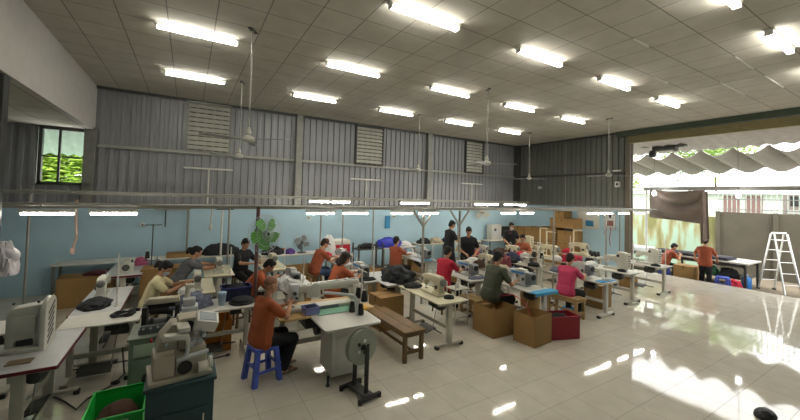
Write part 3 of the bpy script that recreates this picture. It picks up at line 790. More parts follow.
for sx in (-.3, .24):
    MB().rod((sx, -.15, 0), (sx, -.15, .12), .016).rod((sx, -.15, 0), (sx, -.15, .015), .028).build('levelling_foot', M_black, r)
tag(MB().box((0, 0, 0), (.7, .36, .006), .0).build('cutting_mat', M_greenmat, None, (1.98, 4.98, .754)), 'green cutting mat under the long-arm machine', 'mat')
cloth_heap('cloth_pile', 'small yellow cloth on the green cutting mat', 'cloth', (2.28, 4.83, .757), (.11, .09, .035), M_yellow, 29)
r = thing('long_arm_machine', 'long-arm white sewing machine facing the shaved-head person', 'sewing machine', (1.4, 5.16, .757))
MB().bx((-.14, -.1, 0), (1.05, .1, .05), .012).build('bed', M_pale, r)
MB().bx((.86, -.09, .05), (1.04, .09, .3), .02).hull([((.06, 0, .32), .06), ((.93, 0, .32), .07)], 14, 8).build('arm', M_offw, r)
MB().bx((-.1, -.065, .14), (.03, .065, .39), .025).bx((-.08, -.08, .18), (.01, -.06, .32), .008).build('head', M_gwhite, r)
for q in ((-.04, -.08, .27, .025), (-.01, -.08, .2, .018)): MB().rod(q[:3], (q[0], q[1]-.03, q[2]), q[3]).build('tension_dial', M_dsteel, r)
MB().rod((-.05, 0, .14), (-.05, 0, .05), .009).bx((-.08, -.03, .05), (-.02, .03, .062)).build('needle_bar', M_chrome, r)
MB().lathe([(.03, 1.02), (.07, 1.025), (.075, 1.05), (.03, 1.06)], (0, 0, .3), 'X').build('hand_wheel', M_dsteel, r)
MB().prism([(.12, .2), (.3, .18), (.34, .34), (.26, .4), (.14, .36)], -.13, -.085, 'XZ', .012).build('front_cover', M_pale, r)
MB().rod((.0, -.09, .38), (.9, -.09, .4), .006).build('guide_rod', M_chrome, r)
for q in (.2, .6): MB().rod((q, -.06, .38), (q, -.06, .46), .006).build('thread_guide', M_chrome, r)
MB().bx((.2, -.12, .0), (.62, -.1, .05), .01).build('gauge_plate', M_motor, r)
P_ = [(2.12, 4.6, .75), (2.12, 4.61, .93)]+[(2.12-.11*(1-cos(a)), 4.61+.03*(1-cos(a)), .93+.11*sin(a)) for a in (.4, .8, 1.2, 1.57)]+[(1.88, 4.72, 1.05), (1.74, 4.8, 1.06), (1.7, 4.84, 1.05)]
tag(MB().tube(P_, .022, 10).build('bent_tube', M_gwhite), 'thick white bent tube rising from the cabinet beside the green mat', 'tube')
r = thing('parts_basket', 'lilac plastic basket of dark scraps on the brown-topped work table', 'basket', (1.56, 4.95, .757), .1)
b, rim = basket(.2, .17, .1, M_clear, t=.005)
b.build('walls', mat('lilac_plastic', '#7f86c0', .4), r, smooth=0); rim.build('rim', MATS['lilac_plastic'], r)
cloth_heap('scraps', 'dark cloth scraps in the lilac basket', 'scraps', (1.56, 4.95, .764), (.085, .07, .09), M_navy, 31)
stand('ts_2', thread_stand(.62, 'a'), 'white two-arm thread stand beside the long-arm machine', 2.24, 4.72)
for k, (x, y, z) in enumerate(((2.18, 4.6, .752), (2.12, 4.76, .752), (2.24, 4.62, .925), (2.24, 4.82, .925))):
    placed(('cone', 'black_plastic'), cone(M_black), 'black thread cone %s the two-arm stand by the long-arm machine' % ('standing in front of', 'standing beside', 'on the outer holder of', 'on the inner holder of')[k], (x, y, z), 0)

# --- reel stand
r = thing('reel_stand', 'black stand with a round grey tape reel, in the aisle by the white cabinet', 'reel', (1.92, 4.0, 0), .2)
for s in (-1, 1):
    MB().bx((-.16, s*.2-.02, .02), (.16, s*.2+.02, .06)).bx((-.16, s*.2-.02, 0), (-.12, s*.2+.02, .04)).bx((.12, s*.2-.02, 0), (.16, s*.2+.02, .04)).build('foot_bar', M_black, r, smooth=0)
    MB().bx((-.025, s*.12-.012, .04), (.025, s*.12+.012, .6)).build('upright', M_black, r, smooth=0)
MB().bx((-.07, -.2, .045), (.07, .2, .06)).build('base_plate', M_dsteel, r, smooth=0)
MB().rod((0, -.14, .58), (0, .14, .58), .014).build('axle', M_black, r)
M_reel = mat('dull_green_reel', '#969b8b', .6, var=.08)
w = MB()
for s in (-1, 1): w.lathe([(.03, 0), (.215, 0), (.215, .006), (.03, .006)], (0, s*.035-.003, .58), 'Y', 36)
w.lathe([(.03, -.033), (.19, -.033), (.19, .033), (.03, .033)], (0, 0, .58), 'Y', 36)
w = w.build('reel', M_reel, r)
for k in range(5):
    a = 2*pi*k/5
    for s in (-1, 1):
        MB().rod((.075*cos(a), s*.039, .58+.075*sin(a)), (.075*cos(a), s*.042, .58+.075*sin(a)), .022, seg=12).build('hole', M_white if k % 2 else M_black, w)
MB().lathe([(.01, -.06), (.035, -.06), (.035, .06), (.01, .06)], (0, 0, .58), 'Y').build('hub', M_black, w)

# --- shaved-head person's stool, bench, cream table
placed('stool', plastic_stool(M_bplast), 'blue plastic stool under the shaved-head person', (.93, 4.93, 0), .25)
placed('bench1', bench(1.4, .38, .46, M_wood), 'dark wooden bench in the aisle before the cream sewing table', (2.96, 5.06, 0), RZ+.03)
table('cream', 'cream sewing table with nobody at it, behind the dark wooden bench', 3.78, 5.12, 1.3, .56, M_creamtop, None, M_legpaint)
mach('lsc2', lockstitch(M_cream, scale=1.12), 'cream machine on the table with nobody at it', 3.8, 5.05)
cloth_heap('cloth_pile', 'small flat black cloth bundle on the cream table beside the cream machine', 'cloth', (3.72, 5.58, .752), (.17, .13, .07), M_blackcloth, 37)
cloth_heap('cloth_pile', 'dark loose cloth and tools at the wheel end of the cream machine', 'cloth', (3.86, 4.68, .752), (.09, .07, .05), M_blackcloth, 38)
table('gr2', 'pale table under the big black cloth heap', 3.6, 6.45, 1.2, .56, M_greytop, None, M_legpaint)
cloth_heap('cloth_pile', 'big crumpled black cloth heap beside the cream sewing table', 'cloth', (3.74, 6.18, .752), (.29, .4, .25), M_blackcloth, 41, rough=.3)
stand('ts3', thread_stand(.62), 'white pole behind the big black cloth heap', 3.48, 6.75)
placed(('box', 1), carton(.5, .45, .6, False), 'tall closed cardboard box under the big black cloth heap', (3.3, 5.85, 0), .05, 'cardboard boxes')
# --- capped person, dark-haired person, and orange shirts behind
table('gr3', 'pale sewing table where the person in the cap sits', 3.45, 8.6, 1.2, .56, M_greytop, None, M_legpaint)
mach('lsd', LS_dir, 'grey machine in front of the person in the cap', 3.45, 8.6)
cloth_heap('cloth_pile', 'white cloth under the hands of the person in the cap', 'cloth', (3.3, 8.95, .752), (.14, .2, .06), M_wcloth, 43)
table('gr3', 'pale sewing table beside the long-haired orange shirt, behind the long-arm machine', 3.1, 6.85, 1.2, .56, M_greytop, None, M_legpaint)
mach('lsd2', LS_dirs, 'grey motor machine behind the long-arm machine', 3.12, 6.75)
stand('ts1', thread_stand(.55), 'white pole on the table behind the long-arm machine', 2.9, 6.6)
cloth_heap('cloth_pile', 'black cloth spread behind the grey motor machine near the long-arm machine', 'cloth', (3.2, 6.42, .752), (.14, .1, .05), M_blackcloth, 44)
table('bl1', 'sewing table with blue and white cloth where the upright orange shirt sits', 5.6, 8.3, 1.25, .56, M_greytop, None, M_legpaint)
cloth_heap('cloth_pile', 'white cloth spread before the upright orange shirt', 'cloth', (5.55, 8.55, .752), (.22, .3, .09), M_wcloth, 47)
mach('lsd', LS_dir, 'grey machine on the table with blue and white cloth', 5.62, 8.05)
tag(MB().box((0, 0, 0), (.36, .2, .012), bev=.004).build('blue_cloth', M_bluecloth, None, (5.6, 7.78, .757)), 'small blue cloth at the end of the upright orange shirt table', 'cloth')
stand('ts3', thread_stand(.5), 'white pole on the table of the upright orange shirt', 5.82, 7.8)
# --- red shirt
table('red', 'pale sewing table where the person in the bright red shirt sits', 5.33, 6.05, 1.25, .58, M_offw, None, M_legpaint)
mach('lsd2', LS_dirs, 'grey motor machine in front of the bright red shirt', 5.38, 6.0)
cloth_heap('cloth_pile', 'flat grey denim on the table of the bright red shirt', 'cloth', (5.36, 5.58, .752), (.2, .1, .04), M_denim, 51)
r = placed('ts1', thread_stand(.55), 'white pole on the table of the bright red shirt', (5.55, 5.52, .75), 0, 'thread stands')
r = thing('tool_trolley', 'pale shelf trolley with a white bottle beside the Y-shaped post', 'trolley', (4.62, 5.35, 0))
for sx in (-.16, .16):
    for sy in (-.13, .13): MB().rod((sx, sy, 0), (sx, sy, .8), .012).build('post', M_pale, r)
for z in (.15, .45, .68): MB().bx((-.18, -.15, z), (.18, .15, z+.02), .004).build('shelf', M_pale, r)
r = thing('bottle', 'small white bottle on the pale shelf trolley', 'bottle', (4.58, 5.3, .702))
MB().lathe([(.03, 0), (.035, .01), (.035, .1), (.015, .13), (.015, .15)], seg=14).build('body', M_white, r); MB().lathe([(.018, .15), (.018, .18), (.006, .2)], seg=12).build('cap', M_white, r)
# --- green shirt
table('grn', 'sewing table with blue cloth end where the dark green shirt sits', 5.78, 4.78, 1.25, .58, M_offw, None, M_white)
mach('lsd2', LS_dirs, 'blue-striped grey machine in front of the dark green shirt', 5.8, 4.85)
tag(MB().box((0, 0, 0), (.62, .16, .014), bev=.005).bx((-.31, -.09, -.05), (.31, -.08, .006), .003).build('blue_cloth', M_bluecloth, None, (5.76, 4.24, .759)), 'blue cloth draped over the table end of the dark green shirt', 'cloth')
stand('ts3', thread_stand(.5), 'white pole beside the blue cloth before the dark green shirt', 5.98, 4.45)
placed(('box', 2), carton(.57, .54, .5, True, None, False), 'open cardboard box behind the dark-green-shirted worker, farther from the red bin', (4.97, 4.7, 0), -.03, 'cardboard boxes')
PROTO[('box', 2)]['label'] = 'open cardboard box beside the worker in dark green, away from the red bin'
placed(('box', 3), carton(.5, .42, .5, True, None, False), 'open cardboard box standing against the red bin', (5.24, 4.07, 0), .08, 'cardboard boxes')
r = thing('fabric_bin', 'square dark red bin of black cloth on the aisle floor', 'bin', (5.87, 3.99, 0), -.33)
b, rim = basket(.6, .34, .4, M_redbin, t=.012); b.build('walls', M_redbin, r, smooth=0); rim.build('rim', M_redbin, r)
cloth_heap('cloth_pile', 'black cloth heaped inside the square dark red bin', 'cloth', (5.87, 3.99, .03), (.26, .13, .37), M_blackcloth, 57, rz=-.33, rough=.1)
placed('bench2', bench(.75, .34, .45, M_woodl), 'light wooden bench in front of the dark green shirt bin of offcuts', (5.05, 5.25, 0), RZ, 'benches')
PROTO['bench2']['label'] = 'light wooden bench under the worker in dark green'
# --- pink shirt
table('pnk', 'sewing table where the person in pink sits', 7.78, 4.75, 1.3, .58, M_offw, None, M_white)
mach('lsd', LS_dir, 'grey machine in front of the person in pink', 7.8, 4.85)
tag(MB().box((0, 0, 0), (.5, .18, .014), bev=.005).build('blue_cloth', M_bluecloth, None, (7.8, 4.21, .759)), 'blue cloth on the table end of the person in pink', 'cloth')
cloth_heap('cloth_pile', 'white paper and thread scraps on the blue cloth by the person in pink', 'scraps', (7.85, 4.22, .768), (.12, .07, .05), M_wcloth, 61)
placed('bench2', bench(.75, .34, .45, M_woodl), 'light wooden bench with green cover under the person in pink', (7.02, 4.62, 0), RZ, 'benches')
tag(MB().box((0, 0, 0), (.34, .3, .016), bev=.006).build('seat_cover', mat('teal_cover', '#2f9d8e', .8), None, (7.0, 4.82, .459)), 'teal cloth spread on the bench under the person in pink', 'cloth')
tag(MB().lathe([(.2, 0), (.21, .38), (.2, .38), (.19, .01)], seg=28, cap=False).lathe([(.002, .004), (.2, .004)], seg=28, cap=False).build('round_bin', M_card, None, (6.6, 5.2, 0)), 'round cardboard bin between the dark green shirt and the person in pink', 'bin')
placed(('box', 4), carton(.46, .42, .52, False), 'closed cardboard box beyond the table end of the person in pink', (8.4, 4.72, 0), .06, 'cardboard boxes')
cloth_heap('cloth_pile', 'turquoise cloth on the floor under the light bench of the person in pink', 'cloth', (7.36, 4.75, 0), (.12, .2, .1), M_bluecloth, 63)

# --- tall machines towards the door
table('r1', 'pale sewing table with the tall machine, next to the box past the person in pink', 9.42, 5.0, 1.3, .66, M_offw, None, M_legpaint)
mach('tallp', TALL_p, 'tall pale machine past the person in pink', 9.45, 4.85)
table('r1', 'pale sewing table nearest the roller door', 11.2, 5.05, 1.3, .66, M_offw, None, M_legpaint)
PROTO_lab = [o for o in COL.objects if o.get('label') == 'pale sewing table nearest the roller door'][0]; PROTO_lab['label'] = 'pale sewing table next to the roller door opening'
mach('tallp', TALL_p, 'tall pale machine next to the roller door opening', 11.2, 4.9)
placed('shelfbox', carton(.4, .34, .25, True, M_card, False), 'open cardboard box under the table next to the roller door opening', (11.2, 5.38, .0), .1, 'cardboard boxes')
stand('ts4', thread_stand(.7), 'white pole on the table next to the roller door opening', 11.45, 4.55)
stand('ts4', thread_stand(.7), 'white pole on the table with the tall machine past the person in pink', 9.7, 4.55)
# --- dense middle rows
table('m1', 'table heaped with beige cloth behind the dark green shirt', 6.55, 6.3, 1.25, .58, mat('worn_laminate', '#aba594', .4), None, M_legpaint)
mach('lsc', LS_cream, 'cream machine among the beige cloth heaps', 6.55, 6.5)
for k, (x, y, s, m_, lab) in enumerate(((6.45, 5.9, (.2, .2, .14), M_bgcloth, 'beige cloth heap behind the head of the dark green shirt'), (6.42, 6.85, (.18, .16, .16), M_wcloth, 'off-white cloth heap beside the cream machine in the middle rows'), (6.6, 6.02, (.2, .2, .36), mat('plaid_red_cloth', '#7d3b43', .9, var=.35, scale=25), 'dull red bundle on the table heaped with beige cloth'), (6.7, 5.75, (.12, .1, .1), M_denim, 'denim bundle at the end of the table heaped with beige cloth'))):
    cloth_heap('cloth_pile', lab, 'cloth', (x, y, .752), s, m_, 70+k)
r = thing('bottle', 'red drink bottle among the heaps behind the dark green shirt', 'bottle', (6.78, 5.98, .752))
MB().lathe([(.035, 0), (.04, .01), (.04, .15), (.015, .21), (.015, .23)], seg=14).build('body', mat('red_bottle', '#c0232b', .3), r); MB().lathe([(.018, .23), (.018, .25), (.004, .25)], seg=12).build('cap', M_white, r)
table('m1', 'table of dark thread cones and blue cloth behind the blue-striped machine', 7.85, 6.5, 1.25, .58, mat('worn_laminate', '#aba594', .4), None, M_legpaint)
mach('ov', OV, 'overlock machine among the dark thread cones in the middle rows', 7.8, 6.3)
cloth_heap('cloth_pile', 'dark blue cloth heap on the table of dark thread cones', 'cloth', (7.9, 6.85, .752), (.22, .2, .2), M_navy, 80)
stand('ts_3', thread_stand(.6, 'a', M_white), 'white thread stand on the table of dark thread cones', 8.02, 6.1)
for k, y in enumerate((5.98, 6.2)): placed(('cone', 'black_plastic'), cone(M_black), 'dark thread cone on the middle rows white stand, %s' % ('towards the person in pink', 'towards the dark blue heap')[k], (8.02, y, .925), 0)
table('m1', 'table with red cloth stacks behind the person in pink', 9.35, 6.4, 1.25, .6, mat('worn_laminate', '#aba594', .4), None, M_legpaint)
mach('lsc3', lockstitch(M_cream, scale=1.25), 'cream machine behind the red cloth stacks', 9.4, 6.75)
for k, (x, y, m_, h) in enumerate(((9.2, 5.95, M_redcloth, .2), (9.5, 5.98, mat('crimson_cloth', '#a01b3f', .85), .16))):
    o = MB()
    for j in range(5): o.box((0, 0, h/10+j*h/5), (.3-.02*(j % 2), .3-.015*(j % 3), h/5*.92), .03*j, .01)
    tag(o.build('cloth_stack', m_, None, (x, y, .752)), ('stack of bright red folded cloth behind the person in pink', 'crimson folded cloth stack next to the bright red one')[k], 'cloth')
stand('ts4', thread_stand(.7), 'white pole behind the red cloth stacks', 9.6, 6.2)
placed('gal', gallows(.75, .3), 'cream lamp bracket in front of the stacked cartons, beside the machine behind red cloth', (9.55, 6.95, .75), 0, 'lamp brackets')
table('m1', 'table with cream machine in front of the stacked cartons, beside the roller door wall', 10.9, 6.6, 1.25, .6, mat('worn_laminate', '#aba594', .4), None, M_legpaint)
mach('lsc3', lockstitch(M_cream, scale=1.25), 'cream machine in front of the wall switchboard', 10.9, 6.75)
r = thing('spool_tray', 'black and white spool tray between the tall machine and the wall switchboard', 'tray', (10.75, 6.15, .752))
MB().bx((-.14, -.16, 0), (.14, .16, .04), .006).build('tray', M_white, r)
for sx in (-.07, .07):
    for sy in (-.09, .03): MB().lathe([(.04, .04), (.045, .06), (.03, .18), (.02, .19)], (sx, sy, 0), seg=12).build('spool', M_black, r)
placed('gal', gallows(.75, .3), 'cream lamp bracket by the wall switchboard', (11.1, 7.05, .75), 0, 'lamp brackets')
table('m1', 'table with tall cream machine beside the floral orange blouse', 10.3, 8.3, 1.25, .6, mat('worn_laminate', '#aba594', .4), None, M_legpaint)
mach('tallc', TALL_c, 'tall cream machine beside the floral orange blouse', 10.25, 8.35)
placed('gal', gallows(.75, .3), 'cream lamp bracket between the floral orange blouse and the stacked cartons', (10.5, 7.9, .75), 0, 'lamp brackets')
table('m1', 'table of grey cloth where the two standing people in black meet', 7.75, 8.2, 1.25, .58, mat('worn_laminate', '#aba594', .4), None, M_legpaint)
cloth_heap('cloth_pile', 'grey cloth heap between the standing people in black', 'cloth', (7.75, 8.3, .752), (.22, .34, .16), M_denim, 84)
mach('lsp', LS_pale, 'pale machine on the table of grey cloth', 7.75, 7.9)
table('m1', 'table of mixed cloth before the floral orange blouse', 8.65, 7.6, 1.25, .56, mat('worn_laminate', '#aba594', .4), None, M_legpaint)
mach('lsc', LS_cream, 'cream machine before the floral orange blouse', 8.65, 7.5)
cloth_heap('cloth_pile', 'brown cloth heap before the floral orange blouse', 'cloth', (8.6, 7.95, .752), (.2, .2, .14), MATS['brown_cloth'], 86)
# ================================================================== ALONG THE WALLS
def counter(lab, x0, y0, x1, y1, h, top, leg):
    r = thing('wall_counter', lab, 'counter', (x0, y0, 0)); L, D = x1-x0, y1-y0
    MB().bx((0, 0, h-.03), (L, D, h), .006).build('counter_top', top, r)
    n = max(2, int(L/1.3)+1)
    for k in range(n):
        x = .06+(L-.12)*k/(n-1)
        for y in (.05, D-.05): MB().bx((x-.025, y-.025, 0), (x+.025, y+.025, h-.03)).build('leg', leg, r, smooth=0)
    MB().bx((.06, .035, .2), (L-.06, .065, .25)).bx((.06, D-.065, h-.1), (L-.06, D-.035, h-.03)).build('rail', leg, r, smooth=0)
    return r
counter('long white wall counter from the bulkhead to the green fan', -2.45, 10.2, 1.35, 10.8, .78, M_offw, M_steel)
counter('white wall counter carrying the grey desk fan', 1.7, 9.7, 3.35, 10.3, .78, M_offw, M_steel)
counter('white wall counter with blue bag past the dark rack', 5.4, 9.9, 6.7, 10.5, .78, M_offw, M_steel)
counter('long wall counter behind the standing people in black', 7.0, 10.1, 9.9, 10.7, .8, M_creamtop, M_steel)
placed(('box', 5), carton(.9, .5, .6, False), 'wide cardboard box under the wall counter by the bulkhead', (-1.75, 9.85, 0), .03, 'cardboard boxes')
cloth_heap('cloth_pile', 'maroon cloth lying on the wide cardboard box by the bulkhead', 'cloth', (-1.5, 9.85, .6), (.3, .18, .08), mat('maroon_cloth', '#57212c', .9, var=.2), 90)
placed(('box', 6), carton(.8, .5, .8, False), 'tall cardboard box behind the person in pale yellow', (-.36, 9.15, 0), -.05, 'cardboard boxes')
placed(('box', 7), carton(.75, .35, .1, False), 'flat brown carton lying on the long white wall counter', (-.02, 10.5, .78), 0, 'cardboard boxes')
cloth_heap('cloth_pile', 'long black cloth pile on the wall counter behind the person in grey', 'cloth', (.8, 10.47, .785), (.42, .18, .27), M_blackcloth, 92, rough=.15)
cloth_heap('cloth_pile', 'black cloth heap on the counter beside the grey desk fan', 'cloth', (2.05, 10.05, .78), (.26, .2, .2), M_blackcloth, 93)
cloth_heap('cloth_pile', 'small purple cloth lump beside the grey desk fan', 'cloth', (2.5, 9.95, .78), (.12, .1, .14), mat('purple_cloth', '#5a3a86', .9, var=.2), 94)
tag(MB().box((0, 0, .07), (.12, .1, .14), bev=.01).build('thread_box', M_redbox, None, (2.32, 10.05, .78)), 'small red box between black cloth and the grey desk fan', 'box')
placed(('box', 8), carton(.75, .5, .55, True, None, False), 'open cardboard box under the counter with the grey desk fan', (2.62, 9.3, 0), .06, 'cardboard boxes')
placed(('box', 9), carton(.42, .4, .5, True, None, False), 'open cardboard box behind the stool of the person in the cap', (2.3, 8.15, 0), 0, 'cardboard boxes')
# desk fan
r = thing('desk_fan', 'grey round desk fan on the white wall counter', 'fan', (2.83, 10.0, .78), -.25)
MB().lathe([(.13, 0), (.14, .012), (.06, .03), (.02, .04)], seg=22).rod((0, 0, .03), (0, 0, .26), .016).build('base', M_dsteel, r)
MB().lathe([(.02, 0), (.07, .02), (.07, .12), (.03, .15)], (0, .0, .3), 'Y', 18).build('motor', M_dsteel, r)
def fan_guard(R, n, dep):
    m = MB()
    for k in range(n):
        a = 2*pi*k/n
        m.tube([(0.03*cos(a), -dep, .03*sin(a)), (R*.6*cos(a), -dep*.9, R*.6*sin(a)), (R*cos(a), 0, R*sin(a)), (R*.6*cos(a), dep*.8, R*.6*sin(a)), (.04*cos(a), dep, .04*sin(a))], .0028, 5)
    for q, d in ((1, 0), (.66, -dep*.88), (.66, dep*.78), (.35, -dep*.97)):
        m.tube([(R*q*cos(2*pi*k/32), d, R*q*sin(2*pi*k/32)) for k in range(32)], .0045, 5, True)
    return m
def fan_blades(par, R, n, m_, z, y=0):
    for k in range(n):
        a = 2*pi*k/n+.3
        Mx = Matrix.Translation((0, y, z)) @ Matrix.Rotation(a, 4, 'Y') @ Matrix.Translation((0, 0, 0)) @ Matrix.Rotation(.28, 4, 'X')
        MB().prism([(.04, -.03), (R*.3, -R*.3), (R*.55, -R*.42), (R*.85, -R*.36), (R*.98, -R*.1), (R, R*.1), (R*.9, R*.27), (R*.6, R*.26), (R*.3, R*.15), (.04, .03)], -.004, .004, 'XZ', .0, Mx).build('blade', m_, par)
g = fan_guard(.24, 30, .07).build('guard', M_wire, r, loc=(0, -.06, .3))
fan_blades(r, .21, 4, M_steel, .3, -.06)
MB().rod((0, -.02, .3), (0, -.12, .3), .05, seg=16).build('hub', M_dsteel, r)
# big green fan clamped to a post
r = thing('post_fan', 'large green-bladed fan clamped to a brownish post above the orange shirts', 'fan', (1.12, 6.58, 0), .45)
MB().rod((0, .08, 0), (0, .08, 2.2), .03).build('post', M_red2, r)
MB().lathe([(.03, 0), (.08, .02), (.08, .13), (.03, .16)], (0, -.08, 1.74), 'Y', 18).bx((-.04, .02, 1.68), (.04, .12, 1.8), .01).build('motor', M_dsteel, r)
fan_guard(.33, 36, .09).build('guard', mat('thin_bright_wire', '#aeb6ba', .35, .5), r, loc=(0, -.14, 1.74))
fan_blades(r, .29, 5, M_fanblade, 1.74, -.15)
MB().rod((0, -.1, 1.74), (0, -.2, 1.74), .055, seg=16).build('hub', mat('dark_green_hub', '#24521c', .4), r)
# wall fan
r = thing('wall_fan', 'pale wall fan behind the standing person in black', 'fan', (10.56, 10.85, 1.88), -.5)
MB().bx((-.05, .05, -.15), (.05, .14, .12), .01).rod((0, .08, 0), (0, -.12, .02), .02).build('bracket', M_pale, r)
MB().lathe([(.03, 0), (.08, .02), (.08, .12), (.03, .16)], (0, -.22, .0), 'Y', 18).build('motor', M_pale, r)
fan_guard(.34, 34, .08).build('guard', M_pale, r, loc=(0, -.24, 0)); fan_blades(r, .3, 3, M_pale, 0, -.25)
MB().rod((0, -.22, 0), (0, -.31, 0), .06, seg=16).build('hub', M_dsteel, r)
# insulated bag, white lump, dark rack, blue bag
r = thing('cool_box', 'red and white carry box on the counter behind the person in the cap', 'box', (3.95, 10.1, 0))
MB().bx((-.3, -.22, .66), (.32, .22, .98), .02).build('body', M_redbox, r); MB().bx((-.31, -.23, .96), (.33, .23, 1.1), .04).build('lid', M_white, r)
MB().bx((-.2, -.228, .8), (.2, -.218, .84)).build('stripe', M_white, r, smooth=0)
counter('low pale table under the red and white carry box', 3.45, 9.8, 4.35, 10.4, .66, M_offw, M_steel)
cloth_heap('cloth_pile', 'pointed white bag beside the red and white carry box', 'bag', (3.6, 10.12, .98+.0), (.2, .16, .3), M_wcloth, 95, rough=.12)
b_ = [o for o in COL.objects if o.get('label') == 'pointed white bag beside the red and white carry box'][0]; b_.location.z = .66; b_.location.x = 3.62; b_.scale = (1, 1, 1.9); b_.location.y = 9.95
r = thing('metal_rack', 'dark open metal rack behind the upright orange shirt', 'rack', (4.8, 9.75, 0))
for sx in (-.4, .4):
    for sy in (-.22, .22): MB().bx((sx-.02, sy-.02, 0), (sx+.02, sy+.02, 1.0)).build('post', M_dsteel, r, smooth=0)
for z in (.25, .82): MB().bx((-.42, -.24, z), (.42, .24, z+.03)).build('shelf', M_dsteel, r, smooth=0)
cloth_heap('cloth_pile', 'dark cloth on the open metal rack', 'cloth', (4.8, 9.75, .85), (.3, .18, .13), M_blackcloth, 97)
cloth_heap('cloth_pile', 'royal blue cloth bag on the counter behind the upright orange shirt', 'bag', (5.75, 10.15, .78), (.42, .22, .3), M_purple, 98)
cloth_heap('cloth_pile', 'white cloth on top beside the royal blue bag', 'cloth', (5.75, 10.0, .98), (.24, .14, .16), M_wcloth, 99)
PROTO_l = [o for o in COL.objects if o.get('label') == 'white cloth on top beside the royal blue bag'][0]; PROTO_l.location = (6.35, 10.15, .78)
for k, (x, y, w, d, h, lab) in enumerate(((4.0, 8.6, .5, .5, .55, 'open cardboard box in the gap behind the big black cloth heap'), (4.25, 7.75, .55, .5, .6, 'open cardboard box near the seat of the upright orange shirt'), (6.12, 7.45, .44, .4, .6, 'open cardboard box of dark cloth beside the bright red shirt'), (6.1, 9.2, .6, .5, .6, 'open cardboard box before the counter with blue bag'))):
    placed(('boxo', k), carton(w, d, h, True, None, k != 2), lab, (x, y, 0), .07*k, 'cardboard boxes')
cloth_heap('cloth_pile', 'black cloth filling the open box beside the bright red shirt', 'cloth', (6.12, 7.45, .03), (.18, .16, .6), M_blackcloth, 101, rough=.1)
for k in range(5):
    m_ = (M_blackcloth, M_bgcloth, M_navy, M_wcloth, MATS['brown_cloth'])[k]
    cloth_heap('cloth_pile', ('black', 'beige', 'navy', 'white', 'brown')[k]+' cloth pile on the long counter behind the standing people in black', 'cloth', (7.3+k*.55, 10.35, .8), (.24, .2, .18), m_, 110+k)
stand('ts_4', thread_stand(.7, 'a', M_dsteel), 'dark thread stand on the counter behind the standing people in black', 8.75, 10.2, .8)
# grey panel box and dark screen in the corner
r = thing('control_cabinet', 'pale control cabinet on the counter by the dark screen', 'cabinet', (11.2, 10.7, .75))
MB().bx((-.28, -.15, 0), (.28, .15, .62), .01).build('housing', M_pale, r); MB().bx((-.22, -.16, .08), (.22, -.15, .52), .004).rod((.1, -.165, .4), (.1, -.15, .4), .05, seg=16).build('door', M_gwhite, r)
MB().rod((-.1, -.17, .42), (-.1, -.15, .42), .06, seg=16).build('dial', M_dsteel, r)
counter('counter in the dark corner under the pale control cabinet', 10.6, 10.35, 12.2, 10.9, .75, M_offw, M_steel)
r = thing('monitor', 'black flat screen on the counter in the dark corner', 'screen', (11.85, 10.6, .75))
MB().bx((-.3, -.02, .12), (.3, .03, .55), .012).build('screen', M_black, r); MB().bx((-.12, -.08, 0), (.12, .1, .015)).bx((-.03, 0, 0), (.03, .03, .14)).build('base', M_black, r)
# stacked cartons against the end wall
stk = [(10.55, 0, .75, .42), (10.55, .42, .75, .42), (10.55, .84, .75, .44), (9.78, 0, .74, .42), (9.78, .42, .74, .44), (9.78, .86, .74, .48), (9.02, 0, .74, .45), (9.02, .45, .74, .45), (9.02, .9, .74, .5), (8.25, 0, .74, .45), (8.25, .45, .74, .45), (8.25, .9, .74, .42), (8.3, 1.32, .9, .4), (8.95, 1.72, .1, .1)]
lev = {0: 'bottom', 1: 'second', 2: 'third'}
for k, (y, z, d, h) in enumerate(stk[:12]):
    placed(('stk', d, h), carton(.55, d-.03, h-.01, False), 'closed cardboard carton, %s of its stack, %s from the corner along the end wall' % (('bottom', 'second', 'top')[k % 3], ('first', 'second', 'third', 'fourth')[k//3]), (12.7+.02*((k*7) % 3), y, z), pi, 'stacked cartons')
placed(('stk', 'a'), carton(.55, 1.0, .38, False), 'long closed carton laid across the top of the end wall stacks', (12.7, 8.4, 1.41), pi, 'stacked cartons')
placed(('stk', 'b'), carton(.5, .45, .26, False), 'topmost small carton on the end wall stacks', (12.72, 8.55, 1.80), pi, 'stacked cartons')
if 0: placed(('stk', 'c'), carton(.5, .7, .6, False), 'carton standing on the floor in front of the wall switchboard', (12.6, 7.4, 0), pi, 'stacked cartons')
if 0: placed(('stk', 'd'), carton(.5, .66, .55, False), 'carton stacked on another in front of the wall switchboard', (12.62, 7.4, .6), pi, 'stacked cartons')
# notice board and switchboard
r = thing('notice_board', 'pale board with blue sheet on the end wall above the cartons', 'board', (13.025, 7.7, 1.45))
MB().bx((-.02, -.42, 0), (.02, .42, .78), .006).build('board', M_pale, r); MB().bx((-.026, -.22, .08), (-.021, .08, .3)).build('sheet', mat('blue_sheet', '#2f7ea8', .6), r, smooth=0)
r = thing('switchboard', 'grey electrical switchboard with red wires on the end wall', 'switchboard', (13.0, 6.88, 1.5))
MB().bx((-.06, -.2, 0), (.05, .2, .6), .01).build('housing', M_gwhite, r)
for k in range(4): MB().bx((-.09, -.14+k*.075, .4), (-.055, -.09+k*.075, .52), .006).build('breaker', M_black if k % 2 else M_white, r)
MB().bx((-.085, -.15, .12), (-.055, .12, .3), .006).build('meter', mat('dull_red_panel', '#8c5d55', .5), r)
MB().tube([(-.07, -.05, .05), (-.1, -.08, -.1), (-.08, -.02, -.3), (-.06, -.05, -.6)], .012, 6).tube([(-.07, .08, .05), (-.12, .14, -.15), (-.08, .05, -.3)], .01, 6).build('wires', mat('red_wire', '#a43a3a', .5), r)
